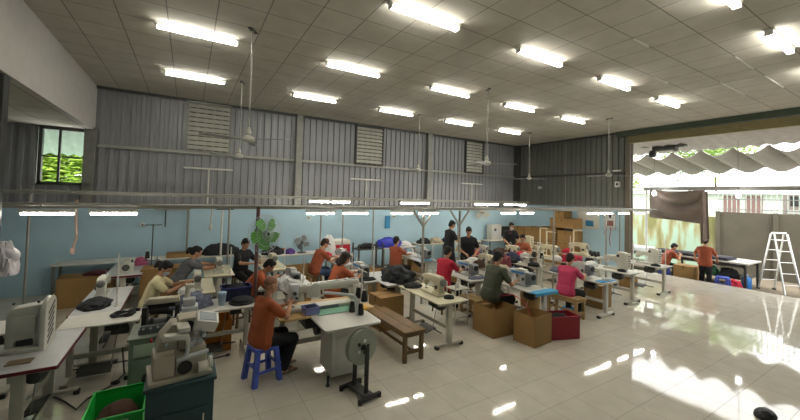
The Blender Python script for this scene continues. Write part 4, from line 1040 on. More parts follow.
tag(MB().rod((0, 0, 0), (0, 0, 2.1), .018).build('wall_pipe', M_galv, None, (13.0, 6.55, 0)), 'thin vertical pipe on the end wall by the roller door', 'pipe')
# sockets and cables on the blue wall
for k, (x, z, lab) in enumerate(((-.95, 1.55, 'small white socket on the blue wall near the dark thread stand'), (3.3, 1.7, 'small white socket on the blue wall above the white pointed bag'), (6.4, 1.72, 'small white socket on the blue wall past the dark rack'))):
    r = thing('wall_socket', lab, 'socket', (x, 10.99, z)); MB().bx((-.05, -.03, -.05), (.05, .01, .05), .008).build('plate', M_white, r); MB().bx((-.02, -.034, -.02), (.02, -.029, .02)).build('outlet', M_black, r, smooth=0)
tag(MB().bx((6.05, 10.97, 1.3), (6.25, 11.0, 1.75), .004).build('wall_poster', MATS['blue_sheet']), 'narrow blue notice on the blue wall behind the upright orange shirt', 'notice')
tag(MB().tube([(-1.62, 8.0, 2.24), (-1.62, 8.0, 1.9), (-1.6, 8.01, 1.6), (-1.64, 8.0, 1.42)], .018, 8).bx((-1.67, 7.97, 1.32), (-1.61, 8.03, 1.42), .01).build('hanging_cable', mat('pinkish_cable', '#b59a8c', .6)), 'pinkish power cable hanging from the rail near the bulkhead', 'cable')
r = thing('pipe_hanger', 'white wall pipe with a notched crossarm above the flat brown carton', 'pipe', (.03, 10.9, .8))
MB().rod((0, 0, 0), (0, 0, 1.18), .025).build('post', M_galv, r); MB().bar((-.75, 0, 1.16), (.04, 0, 1.16), .05).build('crossarm', M_galv, r)
for k in range(5): MB().bx((-.62+k*.13, -.04, 1.18), (-.55+k*.13, .03, 1.23)).build('clip', M_pale, r, smooth=0)
MB().rod((-.5, 0, 1.14), (-.5, 0, .7), .012).build('cord', M_dsteel, r)
r = thing('post_crossarm', 'white post with short crossarm behind the person in black by the fan', 'post', (.74, 9.6, 0))
MB().rod((0, 0, 0), (0, 0, 2.1), .022).build('post', M_white, r); MB().bar((-.13, 0, 2.03), (.25, 0, 2.03), .05).build('crossarm', M_dsteel, r)
tag(MB().tube([(.5, 9.3, 2.28), (.5, 9.3, 1.9), (.48, 9.3, 1.7)], .014, 8).ell((.48, 9.3, 1.62), (.035, .035, .09)).build('hanging_plug', M_pale), 'pale plug on a cable hanging from the rail above the person in grey', 'cable')
o = MB().tube([(7.2, 10.95, 2.2)]+[(7.2+.5*t, 10.95, 2.2-.5*t-.3*sin(pi*t)) for t in (.2, .4, .6, .8, 1)], .012, 6)
tag(o.build('hanging_cable', M_dsteel), 'dark cable sagging on the blue wall behind the standing people', 'cable')
# bag on the column
o = MB().hull([((0, 0, .32), (.06, .08, .03)), ((.02, 0, .02), (.05, .1, .03)), ((.1, .0, .2), (.05, .1, .08))], 12, 8).heap((.03, 0, -.02), (.1, .12, .36), 5, .25)
tag(o.build('plastic_bag', mat('white_plastic_film', '#d5cfd4', .35, var=.12), None, (-1.84, 5.95, 1.42)), 'white plastic bag hanging at the dark column by the bulkhead', 'bag')
tag(MB().bx((-2.02, 6.02, 0), (-1.98, 6.26, 1.42), .004).build('leaning_board', mat('brown_board', '#8a6a4c', .7)), 'brown board standing against the dark column under the white bag', 'board')
# cords on the floor
tag(MB().tube([(-1.25, 5.6, .02), (-1.1, 5.4, .02), (-.95, 5.15, .02), (-.9, 5.35, .02), (-.7, 5.6, .02), (-.62, 5.85, .02), (-.66, 5.9, .35)], .009, 6).ell((-.68, 5.62, .03), (.05, .03, .025)).build('power_cord', M_black), 'black power cord looping on the floor under the maroon-edged table', 'cord')
tag(MB().tube([(5.2, 5.0, .52), (5.22, 4.5, .7), (5.3, 4.3, .6), (5.28, 4.12, .4)], .008, 6).build('tape_strip', M_redcloth), 'red tape hanging into the open box against the red bin', 'tape')
# ================================================================== PEOPLE
def remesh(o, vox, smooth=3):
    md = o.modifiers.new('r', 'REMESH'); md.mode = 'VOXEL'; md.voxel_size = vox
    dg = bpy.context.evaluated_depsgraph_get()
    me = bpy.data.meshes.new_from_object(o.evaluated_get(dg)); o.modifiers.clear()
    b = bmesh.new(); b.from_mesh(me)
    for _ in range(smooth): bmesh.ops.smooth_vert(b, verts=list(b.verts), factor=.5, use_axis_x=True, use_axis_y=True, use_axis_z=True)
    b.to_mesh(me); b.free()
    old = o.data; mats = list(old.materials); o.data = me; me.name = old.name
    me.materials.clear()
    for m in mats: me.materials.append(m)
    me.polygons.foreach_set('use_smooth', [True]*len(me.polygons))
    bpy.data.meshes.remove(old)

def ik(a, t, l1, l2, hint):
    a, t, h = V(a), V(t), V(hint); d = t-a; L = d.length
    if L > (l1+l2)*.995: t = a+d.normalized()*(l1+l2)*.995; d = t-a; L = d.length
    x = (l1*l1-l2*l2+L*L)/(2*L); y = math.sqrt(max(l1*l1-x*x, 0)); u = d.normalized()
    n = h-u*h.dot(u); n.normalize()
    return a+u*x+n*y, t

M_skin = mat('skin', '#b98868', .55, var=.05, scale=12)
M_hair = mat('black_hair', '#0f0c0b', .8, var=.3, scale=60, stretch=(1, 1, .2))
M_hairb = mat('brown_hair', '#21140f', .8, var=.3, scale=60)
M_scalp = mat('shaved_hair', '#8c6249', .7, var=.1)
M_eye = mat('dark_eye', '#1a1210', .3)
M_lip = mat('lips', '#8d4c42', .5)
M_pants = mat('black_trousers', '#17181a', .85, var=.2, bump=.3)
M_jeans = mat('blue_jeans', '#384a68', .9, var=.15, bump=.3)
M_shoe = mat('grey_sandal', '#6e6656', .7)

def person(lab, x, y, yaw, seat=None, lean=.2, pitch=.3, hyaw=0.0, hands=((.42, .12, .8), (.42, -.12, .8)), feet=None, knees=None,
           shirt=None, pants=None, hair='short', hairm=None, k=1.0, vox=.012, skirt=False, longsleeve=False, mask=False, z0=0.0):
    r = thing('person', lab, 'person', (x, y, z0), yaw)
    pz = (seat+.09) if seat is not None else .86*k
    P = V((0, 0, pz))
    u = V((sin(lean), 0, cos(lean))); u2 = V((sin(lean*1.35), 0, cos(lean*1.35)))
    W = P+u*.2*k; C = W+u2*.16*k; SH = W+u2*.255*k; NB = W+u2*.3*k
    nd = V((sin(lean*1.1+pitch*.45), 0, cos(lean*1.1+pitch*.45)))
    HB = NB+nd*.085*k
    HR = Matrix.Rotation(lean*.6+pitch, 4, 'Y'); HY = Matrix.Rotation(hyaw, 4, 'Z')
    HM = Matrix.Translation(HB) @ HY @ HR
    def hp(a, b, c): return HM @ V((a*k, b*k, c*k))
    S = [SH+V((0, s*.165*k, -.01)) for s in (1, -1)]
    if feet is None:
        feet = ((.36, .13, .07), (.33, -.12, .07)) if seat is not None else ((.03, .1, .07), (-.02, -.1, .07))
    hips = [P+V((.0, s*.085*k, -.02)) for s in (1, -1)]
    arms = []; legs = []
    for i, s in enumerate((1, -1)):
        e, h = ik(S[i], hands[i], .27*k, .245*k, V((-.35, s*.75, -.75))); arms.append((S[i], e, h))
        f = V(feet[i]); kn, an = ik(hips[i], f, .41*k, .40*k, V((1, s*.15, .35)) if seat is not None else V((1, 0, 0))); legs.append((hips[i], kn, an))
    # ---- body: one continuous surface
    b = MB()
    def torso(m, g, low=True):
        m.hull([(P+V((0, -.07*k, 0)), .1*k+g), (P+V((0, .07*k, 0)), .1*k+g), (W+V((0, -.065*k, 0)), .092*k+g), (W+V((0, .065*k, 0)), .092*k+g)])
        m.hull([(W+V((0, -.065*k, 0)), .092*k+g), (W+V((0, .065*k, 0)), .092*k+g), (C+V((.01, -.085*k, 0)), .092*k+g), (C+V((.01, .085*k, 0)), .092*k+g)])
        m.hull([(C+V((.01, -.085*k, 0)), .092*k+g), (C+V((.01, .085*k, 0)), .092*k+g), (SH+V((0, -.13*k, -.01)), .05*k+g), (SH+V((0, .13*k, -.01)), .05*k+g), (NB-u2*.02, .05*k+g*.6)])
    torso(b, 0)
    b.hull([(NB-u2*.03, .052*k), (HB+V(nd)*.03, .046*k)])
    for (a, e, h) in arms:
        b.hull([(a, .05*k), (e, .036*k)]); b.hull([(e, .038*k), (a.lerp(h, 0)*0+e.lerp(h, .35), .038*k), (h, .024*k)])
    for (a, kn, an) in legs:
        b.hull([(a, .08*k), (kn, .05*k)]); b.hull([(kn, .05*k), (kn.lerp(an, .35)-V((.012, 0, 0)), .05*k), (an, .032*k)])
        b.hull([(an+V((-.03, 0, -.025)), .032*k), (an+V((.07, 0, -.035)), .03*k), (an+V((.15, 0, -.048)), .022*k)])
    # head: skull, face, jaw, nose, ears
    b.hull([(hp(-.02, 0, .125), (.085*k, .074*k, .09*k)), (hp(.02, 0, .11), (.075*k, .068*k, .085*k)), (hp(.045, 0, .02), .035*k), (hp(.035, 0, .05), .052*k)], 14, 10)
    b.hull([(hp(.088, 0, .1), .011*k), (hp(.108, 0, .062), .014*k), (hp(.08, 0, .058), .017*k)], 8, 5)
    for s in (1, -1): b.hull([(hp(-.01, s*.075, .1), (.018*k, .012*k, .03*k)), (hp(-.005, s*.075, .075), .012*k)], 8, 5)
    b.hull([(hp(.075, -.02, .032), .012*k), (hp(.075, .02, .032), .012*k)], 8, 5)
    o = b.build('body', M_skin, r); remesh(o, vox, 2)
    # hands: palm, four fingers, thumb, each finger bent at the knuckle
    hb = bmesh.new(); hb.from_mesh(o.data)
    m = MB(); m.bm.free(); m.bm = hb
    for i, s in enumerate((1, -1)):
        a, e, h = arms[i]; d = (h-e).normalized()
        side = V((0, 0, 1)).cross(d)
        side = side.normalized() if side.length > .1 else V((0, 1, 0))
        dn = d.cross(side).normalized()
        if dn.z > 0: dn = -dn
        pc = h+d*.075*k
        m.hull([(h, .022*k), (pc+side*.028*k, .014*k), (pc-side*.028*k, .014*k)], 8, 5)
        for j, (off, ln) in enumerate(((.033, .062), (.012, .072), (-.01, .068), (-.031, .052))):
            f0 = pc+side*off*k; d1 = (d+dn*.35+side*off*2.5).normalized(); f1 = f0+d1*ln*.5*k; d2 = (d+dn*1.0).normalized(); f2 = f1+d2*ln*.5*k
            m.hull([(f0, .0095*k), (f1, .0085*k)], 7, 5); m.hull([(f1, .0085*k), (f2, .007*k)], 7, 5)
        t0 = h+d*.03*k-side*s*(-1)*.02*k*(-1); ts = -side*s if True else side
        t0 = h+d*.025*k+ts*.02*k; t1 = t0+(d*.6+ts*.75+dn*.2).normalized()*.035*k; t2 = t1+(d+dn*.4).normalized()*.028*k
        m.hull([(t0, .011*k), (t1, .0095*k)], 7, 5); m.hull([(t1, .0095*k), (t2, .008*k)], 7, 5)
    hb.to_mesh(o.data); hb.free()
    o.data.polygons.foreach_set('use_smooth', [True]*len(o.data.polygons))
    # ---- face details
    for s in (1, -1):
        MB().ell(hp(.084, s*.031, .1), (.006*k, .014*k, .007*k), HY @ HR, 8, 6).build('eye', M_eye, r)
        if hair != 'shaved': MB().hull([(hp(.088, s*.018, .122), .005*k), (hp(.08, s*.05, .124), .004*k)], 6, 4).build('eyebrow', hairm or M_hair, r)
    MB().hull([(hp(.087, -.018, .031), .005*k), (hp(.09, 0, .032), .006*k), (hp(.087, .018, .031), .005*k)], 6, 4).build('mouth', M_lip, r)
    if mask:
        MB().hull([(hp(.06, 0, .05), (.05*k, .058*k, .042*k)), (hp(.1, 0, .06), .014*k), (hp(.05, 0, .01), .04*k)], 12, 8).build('face_mask', mat('pale_mask', '#b8c3cf', .8), r)
    # ---- shirt
    b = MB(); g = .025*k
    torso(b, g)
    b.hull([(P+V((0, -.08*k, -.03)), .105*k+g), (P+V((0, .08*k, -.03)), .105*k+g), (P+V((0, -.07*k, .05)), .1*k+g), (P+V((0, .07*k, .05)), .1*k+g)])
    for (a, e, h) in arms:
        q = a.lerp(e, .68) if not longsleeve else e
        b.hull([(a-V((0, 0, 0)), .056*k+g*.6), (q, .05*k+g*.4)])
        if longsleeve: b.hull([(e, .05*k), (e.lerp(h, .85), .038*k)])
    o = b.build('shirt', shirt, r); remesh(o, vox, 2)
    b = MB().tube([NB+u2*-.005+V((.062*k*cos(q), .062*k*sin(q), .012*sin(q*0)-.012*cos(q))) for q in [2*pi*j/20 for j in range(20)]], .009*k, 6, True)
    b.build('collar', shirt, r)
    # ---- trousers
    b = MB()
    b.hull([(P+V((0, -.075*k, -.01)), .112*k), (P+V((0, .075*k, -.01)), .112*k)]+[(a, .098*k) for (a, kn, an) in legs])
    for (a, kn, an) in legs:
        b.hull([(a, .104*k), (kn, .078*k)]); b.hull([(kn, .078*k), (an+V((-.005, 0, .03)), .062*k)])
    o = b.build('trousers', pants or M_pants, r); remesh(o, vox, 2)
    for (a, kn, an) in legs:
        MB().hull([(an+V((-.045, 0, -.055)), (.035, .036, .014)), (an+V((.16, 0, -.055)), (.035, .042, .014))]).hull([(an+V((.05, -.03, -.04)), .012), (an+V((.1, 0, .0)), .012), (an+V((.05, .035, -.04)), .012)], 8, 5).build('shoe', M_shoe, r)
    # ---- hair
    hm = hairm or M_hair
    if hair != 'shaved':
        b = MB()
        b.hull([(hp(-.034, 0, .14), (.082*k, .081*k, .086*k)), (hp(.02, 0, .165), (.066*k, .064*k, .05*k))], 14, 9)
        b.hull([(hp(-.055, 0, .1), (.06*k, .075*k, .06*k)), (hp(-.06, 0, .05), (.045*k, .06*k, .045*k))], 12, 8)
        for s in (1, -1): b.hull([(hp(.02, s*.066, .13), (.03*k, .013*k, .03*k)), (hp(-.02, s*.07, .12), (.03*k, .013*k, .035*k))], 8, 6)
        if hair == 'pony':
            b.hull([(hp(-.1, 0, .13), .035*k), (hp(-.15, 0, .1), .045*k), (hp(-.15, 0, .02), .03*k)], 10, 7)
        if hair == 'long':
            b.hull([(hp(-.06, 0, .06), (.05*k, .085*k, .06*k)), (hp(-.07, 0, -.05), (.04*k, .08*k, .05*k))], 12, 8)
            for s in (1, -1): b.hull([(hp(.0, s*.075, .1), .025*k), (hp(-.02, s*.08, 0), .025*k)], 8, 6)
        if hair == 'bun': b.ell(hp(-.12, 0, .15), .045*k)
        if hair == 'cap': pass
        o = b.build('hair', hm, r); remesh(o, .009*k, 2)
        if hair == 'cap':
            b = MB().hull([(hp(-.02, 0, .165), (.092*k, .085*k, .07*k)), (hp(.0, 0, .16), (.09*k, .084*k, .03*k))], 16, 9).hull([(hp(.06, -.05, .155), .01*k), (hp(.06, .05, .155), .01*k), (hp(.15, -.03, .14), .008*k), (hp(.15, .03, .14), .008*k)], 8, 5)
            b.build('cap', mat('brown_cap', '#5b3a2a', .8), r)
    else:
        b = MB().hull([(hp(-.03, 0, .135), (.079*k, .0765*k, .083*k)), (hp(.0, 0, .15), (.07*k, .07*k, .066*k))], 14, 9)
        b.build('hair', M_scalp, r)
    return r

C_or = mat('burnt_orange_shirt', '#a9552f', .85, var=.1, bump=.25, scale=4)
C_or2 = mat('brown_orange_shirt', '#94492c', .85, var=.1, bump=.25, scale=4)
C_blk = mat('black_shirt', '#17181b', .85, var=.2, bump=.25)
C_yel = mat('pale_yellow_shirt', '#d9cfa4', .85, var=.06, bump=.25)
C_gry = mat('grey_striped_shirt', '#5f6165', .85, var=.18, scale=18, bump=.25, stretch=(.2, .2, 3))
C_red = mat('bright_red_shirt', '#b01a33', .85, var=.08, bump=.25)
C_grn = mat('dark_green_shirt', '#474b3b', .85, var=.08, bump=.25)
C_pnk = mat('pink_shirt', '#c43e63', .85, var=.07, bump=.25)
C_flo = mat('floral_orange_blouse', '#9a5236', .85, var=.55, scale=22)

person('person, shaved head, in burnt orange shirt and black trousers on the blue plastic stool', .9, 4.95, .3, .44, .1, .3, 0, ((.42, .1, .86), (.4, -.04, .9)), ((.42, .1, .07), (.3, -.12, .07)), shirt=C_or, hair='shaved', vox=.009, k=1.0)
person('person in pale yellow shirt with dark ponytail bending over the pattern machine', -.5, 7.22, -.12, .42, .24, .5, -.3, ((.52, .14, .84), (.5, -.1, .84)), shirt=C_yel, hair='pony', vox=.01, k=.97, mask=True)
person('person in grey striped shirt leaning forward over a cream table', -.12, 8.5, .1, .48, .42, .2, 0, ((.75, .1, .84), (.7, -.12, .84)), shirt=C_gry, hair='pony', vox=.011)
person('person in black shirt with short hair sitting behind the green fan', 1.12, 9.0, -1.0, .5, .12, .45, 0, ((.42, .14, .84), (.46, -.08, .84)), shirt=C_blk, hair='short', vox=.011)
person('person in orange shirt crouching low with head down, behind the shaved head', .96, 7.0, -.12, .45, .5, .5, 0, ((.55, .12, .84), (.5, -.12, .84)), shirt=C_or, hair='short', vox=.011)
person('person in cap, orange shirt and blue jeans, sitting by the cardboard boxes', 2.76, 8.55, .1, .49, .28, .35, 0, ((.55, .12, .84), (.52, -.12, .84)), ((.42, .13, .12), (.34, -.12, .09)), shirt=C_or2, pants=M_jeans, hair='cap', hairm=M_hairb, vox=.011)
person('person in orange shirt with shoulder-length hair working behind the long-arm machine', 2.46, 6.5, .12, .48, .3, .3, -.15, ((.62, .1, .87), (.58, -.12, .87)), shirt=C_or, hair='long', hairm=M_hairb, vox=.011)
person('person in orange shirt sitting upright before the royal blue bag', 4.96, 8.35, .3, .46, .02, .12, .15, ((.5, .12, .84), (.48, -.12, .84)), shirt=C_or2, hair='short', hairm=M_hairb, vox=.012)
person('person in bright red shirt sitting behind the Y-shaped post', 4.78, 6.02, .2, .52, .16, .3, 0, ((.5, .14, .86), (.5, -.12, .86)), shirt=C_red, hair='short', vox=.011)
person('person in black shirt standing side-on, looking down at their hands', 7.0, 8.55, -.15, None, .04, .45, 0, ((.3, .12, 1.25), (.3, -.1, 1.25)), shirt=C_blk, hair='short', vox=.011, k=1.06)
person('person in black shirt standing face-on behind the grey motor machine', 6.64, 7.3, -2.2, None, .1, .45, .1, ((.24, .16, .95), (.26, -.1, .98)), shirt=C_blk, hair='short', vox=.011, k=1.02)
person('person in dark green shirt seen from behind, beside the open cardboard boxes', 5.16, 5.0, -.05, .5, .22, .2, .1, ((.5, .16, .86), (.48, -.2, .84)), ((.4, .14, .07), (.36, -.1, .07)), shirt=C_grn, hair='short', vox=.01, k=1.07)
person('person in pink shirt seen from behind on a light wooden bench', 7.0, 4.62, .05, .45, .18, .35, .1, ((.52, .12, .84), (.5, -.14, .84)), shirt=C_pnk, hair='short', hairm=M_hairb, vox=.01)
person('person in dark shirt with red badge standing before the stacked cartons', 9.75, 8.55, -2.1, None, .06, .3, .2, ((.2, .2, .9), (.22, -.12, .92)), shirt=C_blk, hair='short', vox=.012, mask=True)
person('person in floral orange blouse sitting before the stacked cartons', 9.45, 7.75, -2.6, .47, .2, .3, .2, ((.4, .12, .84), (.4, -.12, .84)), shirt=C_flo, hair='short', vox=.012)
for o in list(COL.objects):
    if o.get('label', '').startswith('person in dark shirt with red badge'):
        MB().bx((.125, -.08, 1.24), (.135, -.02, 1.3), .003).build('badge', M_redbox, o)
# seats for those whose seats show
def seat_stool(h):
    def f():
        r = thing('work_stool', 'x', 'stool')
        MB().bx((-.16, -.16, h-.035), (.16, .16, h), .008).build('seat', M_wood, r)
        for sx in (-.12, .12):
            for sy in (-.12, .12): MB().bar((sx*1.2, sy*1.2, 0), (sx, sy, h-.03), .035).build('leg', M_wood, r, smooth=0)
        MB().bx((-.14, -.012, .15), (.14, .012, .18)).bx((-.012, -.14, .2), (.012, .14, .23)).build('stretcher', M_wood, r, smooth=0)
        return r
    return f
for (x, y, h, w) in ((-.5, 7.22, .41, 'person in pale yellow'), (-.12, 8.5, .47, 'person in grey stripes'), (1.12, 9.0, .49, 'person in black behind the green fan'), (.96, 7.0, .44, 'crouching person in orange'), (2.76, 8.55, .48, 'person in cap and jeans'), (2.46, 6.5, .47, 'person with shoulder-length hair'), (4.96, 8.35, .45, 'upright person in orange'), (4.78, 6.02, .51, 'person in bright red'), (9.45, 7.75, .46, 'person in floral blouse')):
    placed(('stl', h), seat_stool(h), 'small wooden stool under the '+w, (x, y, 0), .1, 'work stools')

# ================================================================== SMALL THINGS ON THE TABLES
_tabs = [o for o in COL.objects if o.name.startswith('sewing_table')]
CL = (  # x, y, size, material, seed, label
 (3.35, 8.3, (.13, .12, .12), M_blackcloth, 'dark cloth bundle by the machine of the person in the cap'),
 (3.3, 9.2, (.16, .12, .12), M_redcloth, 'red cloth at the far end of the capped person table'),
 (1.6, 9.1, (.14, .16, .1), M_bgcloth, 'beige cloth at the far end of the table by the green fan'),
 (5.5, 8.75, (.12, .1, .16), M_denim, 'denim roll behind the white cloth of the upright orange shirt'),
 (7.65, 8.75, (.16, .14, .16), M_bgcloth, 'beige bundle at the far end of the grey cloth table'),
 (8.55, 7.12, (.15, .13, .15), M_redcloth, 'red cloth lump at the near end of the mixed cloth table'),
 (8.8, 7.2, (.1, .12, .12), M_wcloth, 'white cloth lump next to a red one on the mixed cloth table'),
 (7.68, 7.02, (.12, .1, .14), M_bgcloth, 'beige cloth lump behind the dark blue cloth heap'),
 (7.7, 5.98, (.14, .1, .1), M_blackcloth, 'black cloth lump among the thread cones in the middle rows'),
 (10.2, 8.75, (.16, .14, .16), M_navy, 'navy cloth at the far end of the tall cream machine table'),
 (9.2, 6.35, (.12, .13, .12), M_wcloth, 'white cloth lump beside the crimson stack'),
 (9.3, 5.4, (.16, .12, .12), M_wcloth, 'white cloth behind the tall machine past the person in pink'),
 (11.1, 5.5, (.16, .12, .1), M_blackcloth, 'black cloth behind the tall machine next to the roller door'),
 (10.8, 7.1, (.14, .1, .14), M_redcloth, 'red cloth below the lamp bracket by the wall switchboard'),
 (5.7, 5.25, (.16, .1, .1), M_bgcloth, 'beige cloth at the far end of the dark green shirt table'),
 (5.2, 6.5, (.14, .1, .1), M_wcloth, 'white cloth at the far end of the bright red shirt table'),
 (7.65, 5.25, (.16, .1, .12), M_denim, 'denim at the far end of the table of the person in pink'),
 (-1.15, 9.75, (.1, .12, .1), M_wcloth, 'white cloth by the large black cone near the wall counter'),
 (.05, 6.85, (.12, .1, .1), M_wcloth, 'white cloth lump at the near end of the cream table in front of pale yellow'),
)
CL += (
 (6.3, 6.5, (.14, .14, .16), MATS['brown_cloth'], 'brown cloth next to the dull red bundle'),
 (6.72, 6.42, (.12, .14, .14), M_blackcloth, 'black cloth beside the cream machine among beige heaps'),
 (6.35, 5.75, (.1, .08, .1), M_navy, 'navy cloth at the near end of the beige heaped table'),
 (7.65, 6.6, (.12, .14, .12), M_blackcloth, 'black cloth in front of the dark blue heap'),
 (8.02, 6.9, (.09, .1, .12), M_redcloth, 'small red cloth behind the dark blue heap'),
 (7.95, 7.75, (.12, .12, .14), M_blackcloth, 'black cloth by the pale machine on the grey cloth table'),
 (7.6, 8.0, (.1, .12, .12), M_redcloth, 'red cloth in front of the pale machine on the grey cloth table'),
 (10.4, 8.0, (.12, .12, .14), M_bgcloth, 'beige cloth at the near end of the tall cream machine table'),
 (9.55, 6.35, (.12, .14, .1), M_blackcloth, 'black cloth beside the white pole behind the red stacks'),
 (10.7, 6.5, (.1, .12, .1), M_bgcloth, 'beige cloth before the machine facing the switchboard'),
 (9.25, 4.6, (.1, .08, .06), M_blackcloth, 'black scraps before the tall machine past the person in pink'),
 (11.0, 4.6, (.1, .08, .06), M_blackcloth, 'black scraps before the tall machine next to the roller door'),
)
for k, (x, y, s, m_, lab) in enumerate(CL):
    cloth_heap('cloth_pile', lab, 'cloth', (x, y, .752), s, m_, 200+k, rz=k*.7)
# loose pale cloth spread under the machines and dark thread cones beside them
for k, (x, y, z, m_, lab) in enumerate((
 (6.75, 6.65, .752, M_white, 'white thread cone by the cream machine among beige heaps'), (6.35, 6.5, .752, M_black, 'black thread cone by the cream machine among beige heaps'),
 (8.0, 6.55, .752, M_black, 'black thread cone at the foot of the dark blue cloth heap'), (8.9, 7.75, .752, M_white, 'white thread cone before the floral orange blouse'),
 (8.85, 7.9, .752, M_redcloth, 'red thread cone before the floral orange blouse'), (9.6, 5.55, .752, M_black, 'black thread cone behind the tall machine past the person in pink'),
 (9.1, 6.75, .752, M_white, 'white thread cone at the cream machine behind the red stacks'), (11.15, 6.5, .752, M_black, 'black thread cone at the cream machine before the switchboard'),
 (5.95, 5.1, .752, M_white, 'white thread cone on the dark green shirt table'), (7.98, 5.2, .752, M_black, 'black thread cone on the table of the person in pink'),
 (3.65, 8.3, .752, M_black, 'black thread cone on the capped person table'), (5.78, 8.75, .752, M_white, 'white thread cone on the blue and white cloth table'))):
    placed(('cone', m_.name), cone(m_), lab, (x, y, z), 0)
# ================================================================== YARD BEYOND THE ROLLER DOOR
GZ = -.25
M_ywall = mat('weathered_concrete', '#524d41', .9, var=.12, scale=1.5, bump=.3)
def moss_mat():
    m = bpy.data.materials.new('mossy_plaster'); m.use_nodes = True
    nt = m.node_tree; N = nt.nodes; L = nt.links; p = N['Principled BSDF']; p.inputs['Roughness'].default_value = .9
    tc = N.new('ShaderNodeTexCoord'); mp = N.new('ShaderNodeMapping'); mp.inputs['Scale'].default_value = (1, 1.6, .28); L.new(tc.outputs['Object'], mp.inputs['Vector'])
    nz = N.new('ShaderNodeTexNoise'); nz.inputs['Scale'].default_value = 1.7; nz.inputs['Detail'].default_value = 6; L.new(mp.outputs['Vector'], nz.inputs['Vector'])
    rp = N.new('ShaderNodeValToRGB'); e = rp.color_ramp.elements
    e[0].position = .40; e[0].color = lin('#77764a'); e[1].position = .58; e[1].color = lin('#9cb5a0')
    q = e.new(.49); q.color = lin('#938f68')
    sx = N.new('ShaderNodeSeparateXYZ'); L.new(tc.outputs['Object'], sx.inputs['Vector'])
    ma = N.new('ShaderNodeMath'); ma.operation = 'MULTIPLY_ADD'; ma.inputs[1].default_value = -.09; L.new(sx.outputs['Z'], ma.inputs[0]); L.new(nz.outputs['Fac'], ma.inputs[2])
    ad = N.new('ShaderNodeMath'); ad.operation = 'ADD'; ad.inputs[1].default_value = .11; L.new(ma.outputs[0], ad.inputs[0])
    L.new(ad.outputs[0], rp.inputs['Fac']); L.new(rp.outputs['Color'], p.inputs['Base Color'])
    return m
M_moss = moss_mat()
structure(MB().bx((18.6, -8, GZ), (18.85, 5.6, 2.2)).build('wall_outside_grey', M_ywall, smooth=0))
structure(MB().bx((18.6, 5.6, GZ), (18.85, 16, 1.98)).build('wall_outside_mossy', M_moss, smooth=0))
for k, y in enumerate((5.55, 3.9, 2.3)):
    structure(MB().bx((18.52, y-.06, GZ), (18.6, y+.06, 2.22)).build('trim_%d' % (8+k), M_ywall, smooth=0))
# bar fence on the wall
r = thing('bar_fence', 'pale bar fence on top of the weathered grey yard wall', 'fence', (18.72, -1, 2.2))
for k in range(48): MB().rod((0, k*.14, 0), (0, k*.14, .9), .013, seg=6).build('bar', mat('pale_grey_green_bar', '#a4b3a8', .5), r)
for z in (.1, .5, .88): MB().bx((-.015, -.2, z), (.015, 6.6, z+.03)).build('rail', M_steel, r, smooth=0)
# neighbour house
r = thing('house', 'pale green house with maroon shutters beyond the bar fence', 'house', (23, 5.0, GZ))
MB().bx((0, -9, 0), (5, 6, 3.3)).build('wall', mat('pale_green_plaster', '#d3e2d2', .9, var=.03), r, smooth=0)
for y in (1.35, .55):
    f = MB().bx((-.03, y-.3, 2.3), (.02, y+.3, 3.2)).build('shutter', mat('maroon_shutter', '#8f726c', .6), r, smooth=0)
    m = MB()
    for k in range(7): m.bx((-.04, y-.24, 2.36+k*.115), (-.028, y+.24, 2.41+k*.115))
    m.build('slats', MATS['maroon_shutter'], f, smooth=0)
MB().bx((-.2, -9.2, 3.28), (5.4, 6.2, 3.42)).build('roof', M_white, r, smooth=0)
# outdoor shelter at the far side with grey boxes
r = thing('shed', 'small grey shed with dark openings behind the bar fence', 'shed', (20.4, 3.2, GZ))
MB().bx((0, -1.6, 0), (1.6, .9, 3.2)).build('wall', mat('grey_pink_plaster', '#a79b94', .9), r, smooth=0)
for y in (.5, -.1, -.7): MB().bx((-.02, y-.18, 2.75), (.02, y+.18, 3.15)).build('window', mat('dark_glass', '#4b4a4a', .2), r, smooth=0)
MB().bx((-.03, -1.4, 2.45), (.0, .75, 2.6)).build('ledge', M_white, r, smooth=0)
# eave roof sheet just outside the door
b = MB(); bb = bmesh.new(); n = 160; A = []
for i in range(n+1):
    y = -4+i*(14.5/n); h = .022*sin(i*pi/1.0*.5)
    A.append((bb.verts.new((13.25, y, 4.62+h)), bb.verts.new((15.0, y, 4.34+h))))
for i in range(n): bb.faces.new((A[i][0], A[i+1][0], A[i+1][1], A[i][1]))
b._add(bb)
tag(b.build('eave_roof_sheet', mat('white_roof_sheet', '#b3aba6', .6)), 'corrugated pale eave sheet over the outside of the roller door', 'roof sheet')
# folding tarpaulin awning
def tarp(u, v):
    y = -3.2+u*13.4
    ph = (y/.84) % 1.0
    sag = .27*abs(2*ph-1)**1.7
    x = 15.3+2.3*v; z = 4.13-.45*v+sag*(1-.2*v)
    return (1.2*x, 1.2*(y-.25*v), 2.45+1.2*(z-2.45))
M_tarp = mat('grey_tarpaulin', '#98948b', .75, var=.06)
r = thing('tarpaulin_awning', 'grey folded tarpaulin awning strung across the yard', 'awning')
MB().sheet(tarp, 256, 8, .006).build('sheet', M_tarp, r, smooth=50)
for v in (0, .5, 1):
    MB().rod((18.36+2.76*v, -5, 4.74-.6*v), (18.36+2.76*v, 13, 4.74-.6*v), .012, seg=6).build('wire', M_dsteel, r)
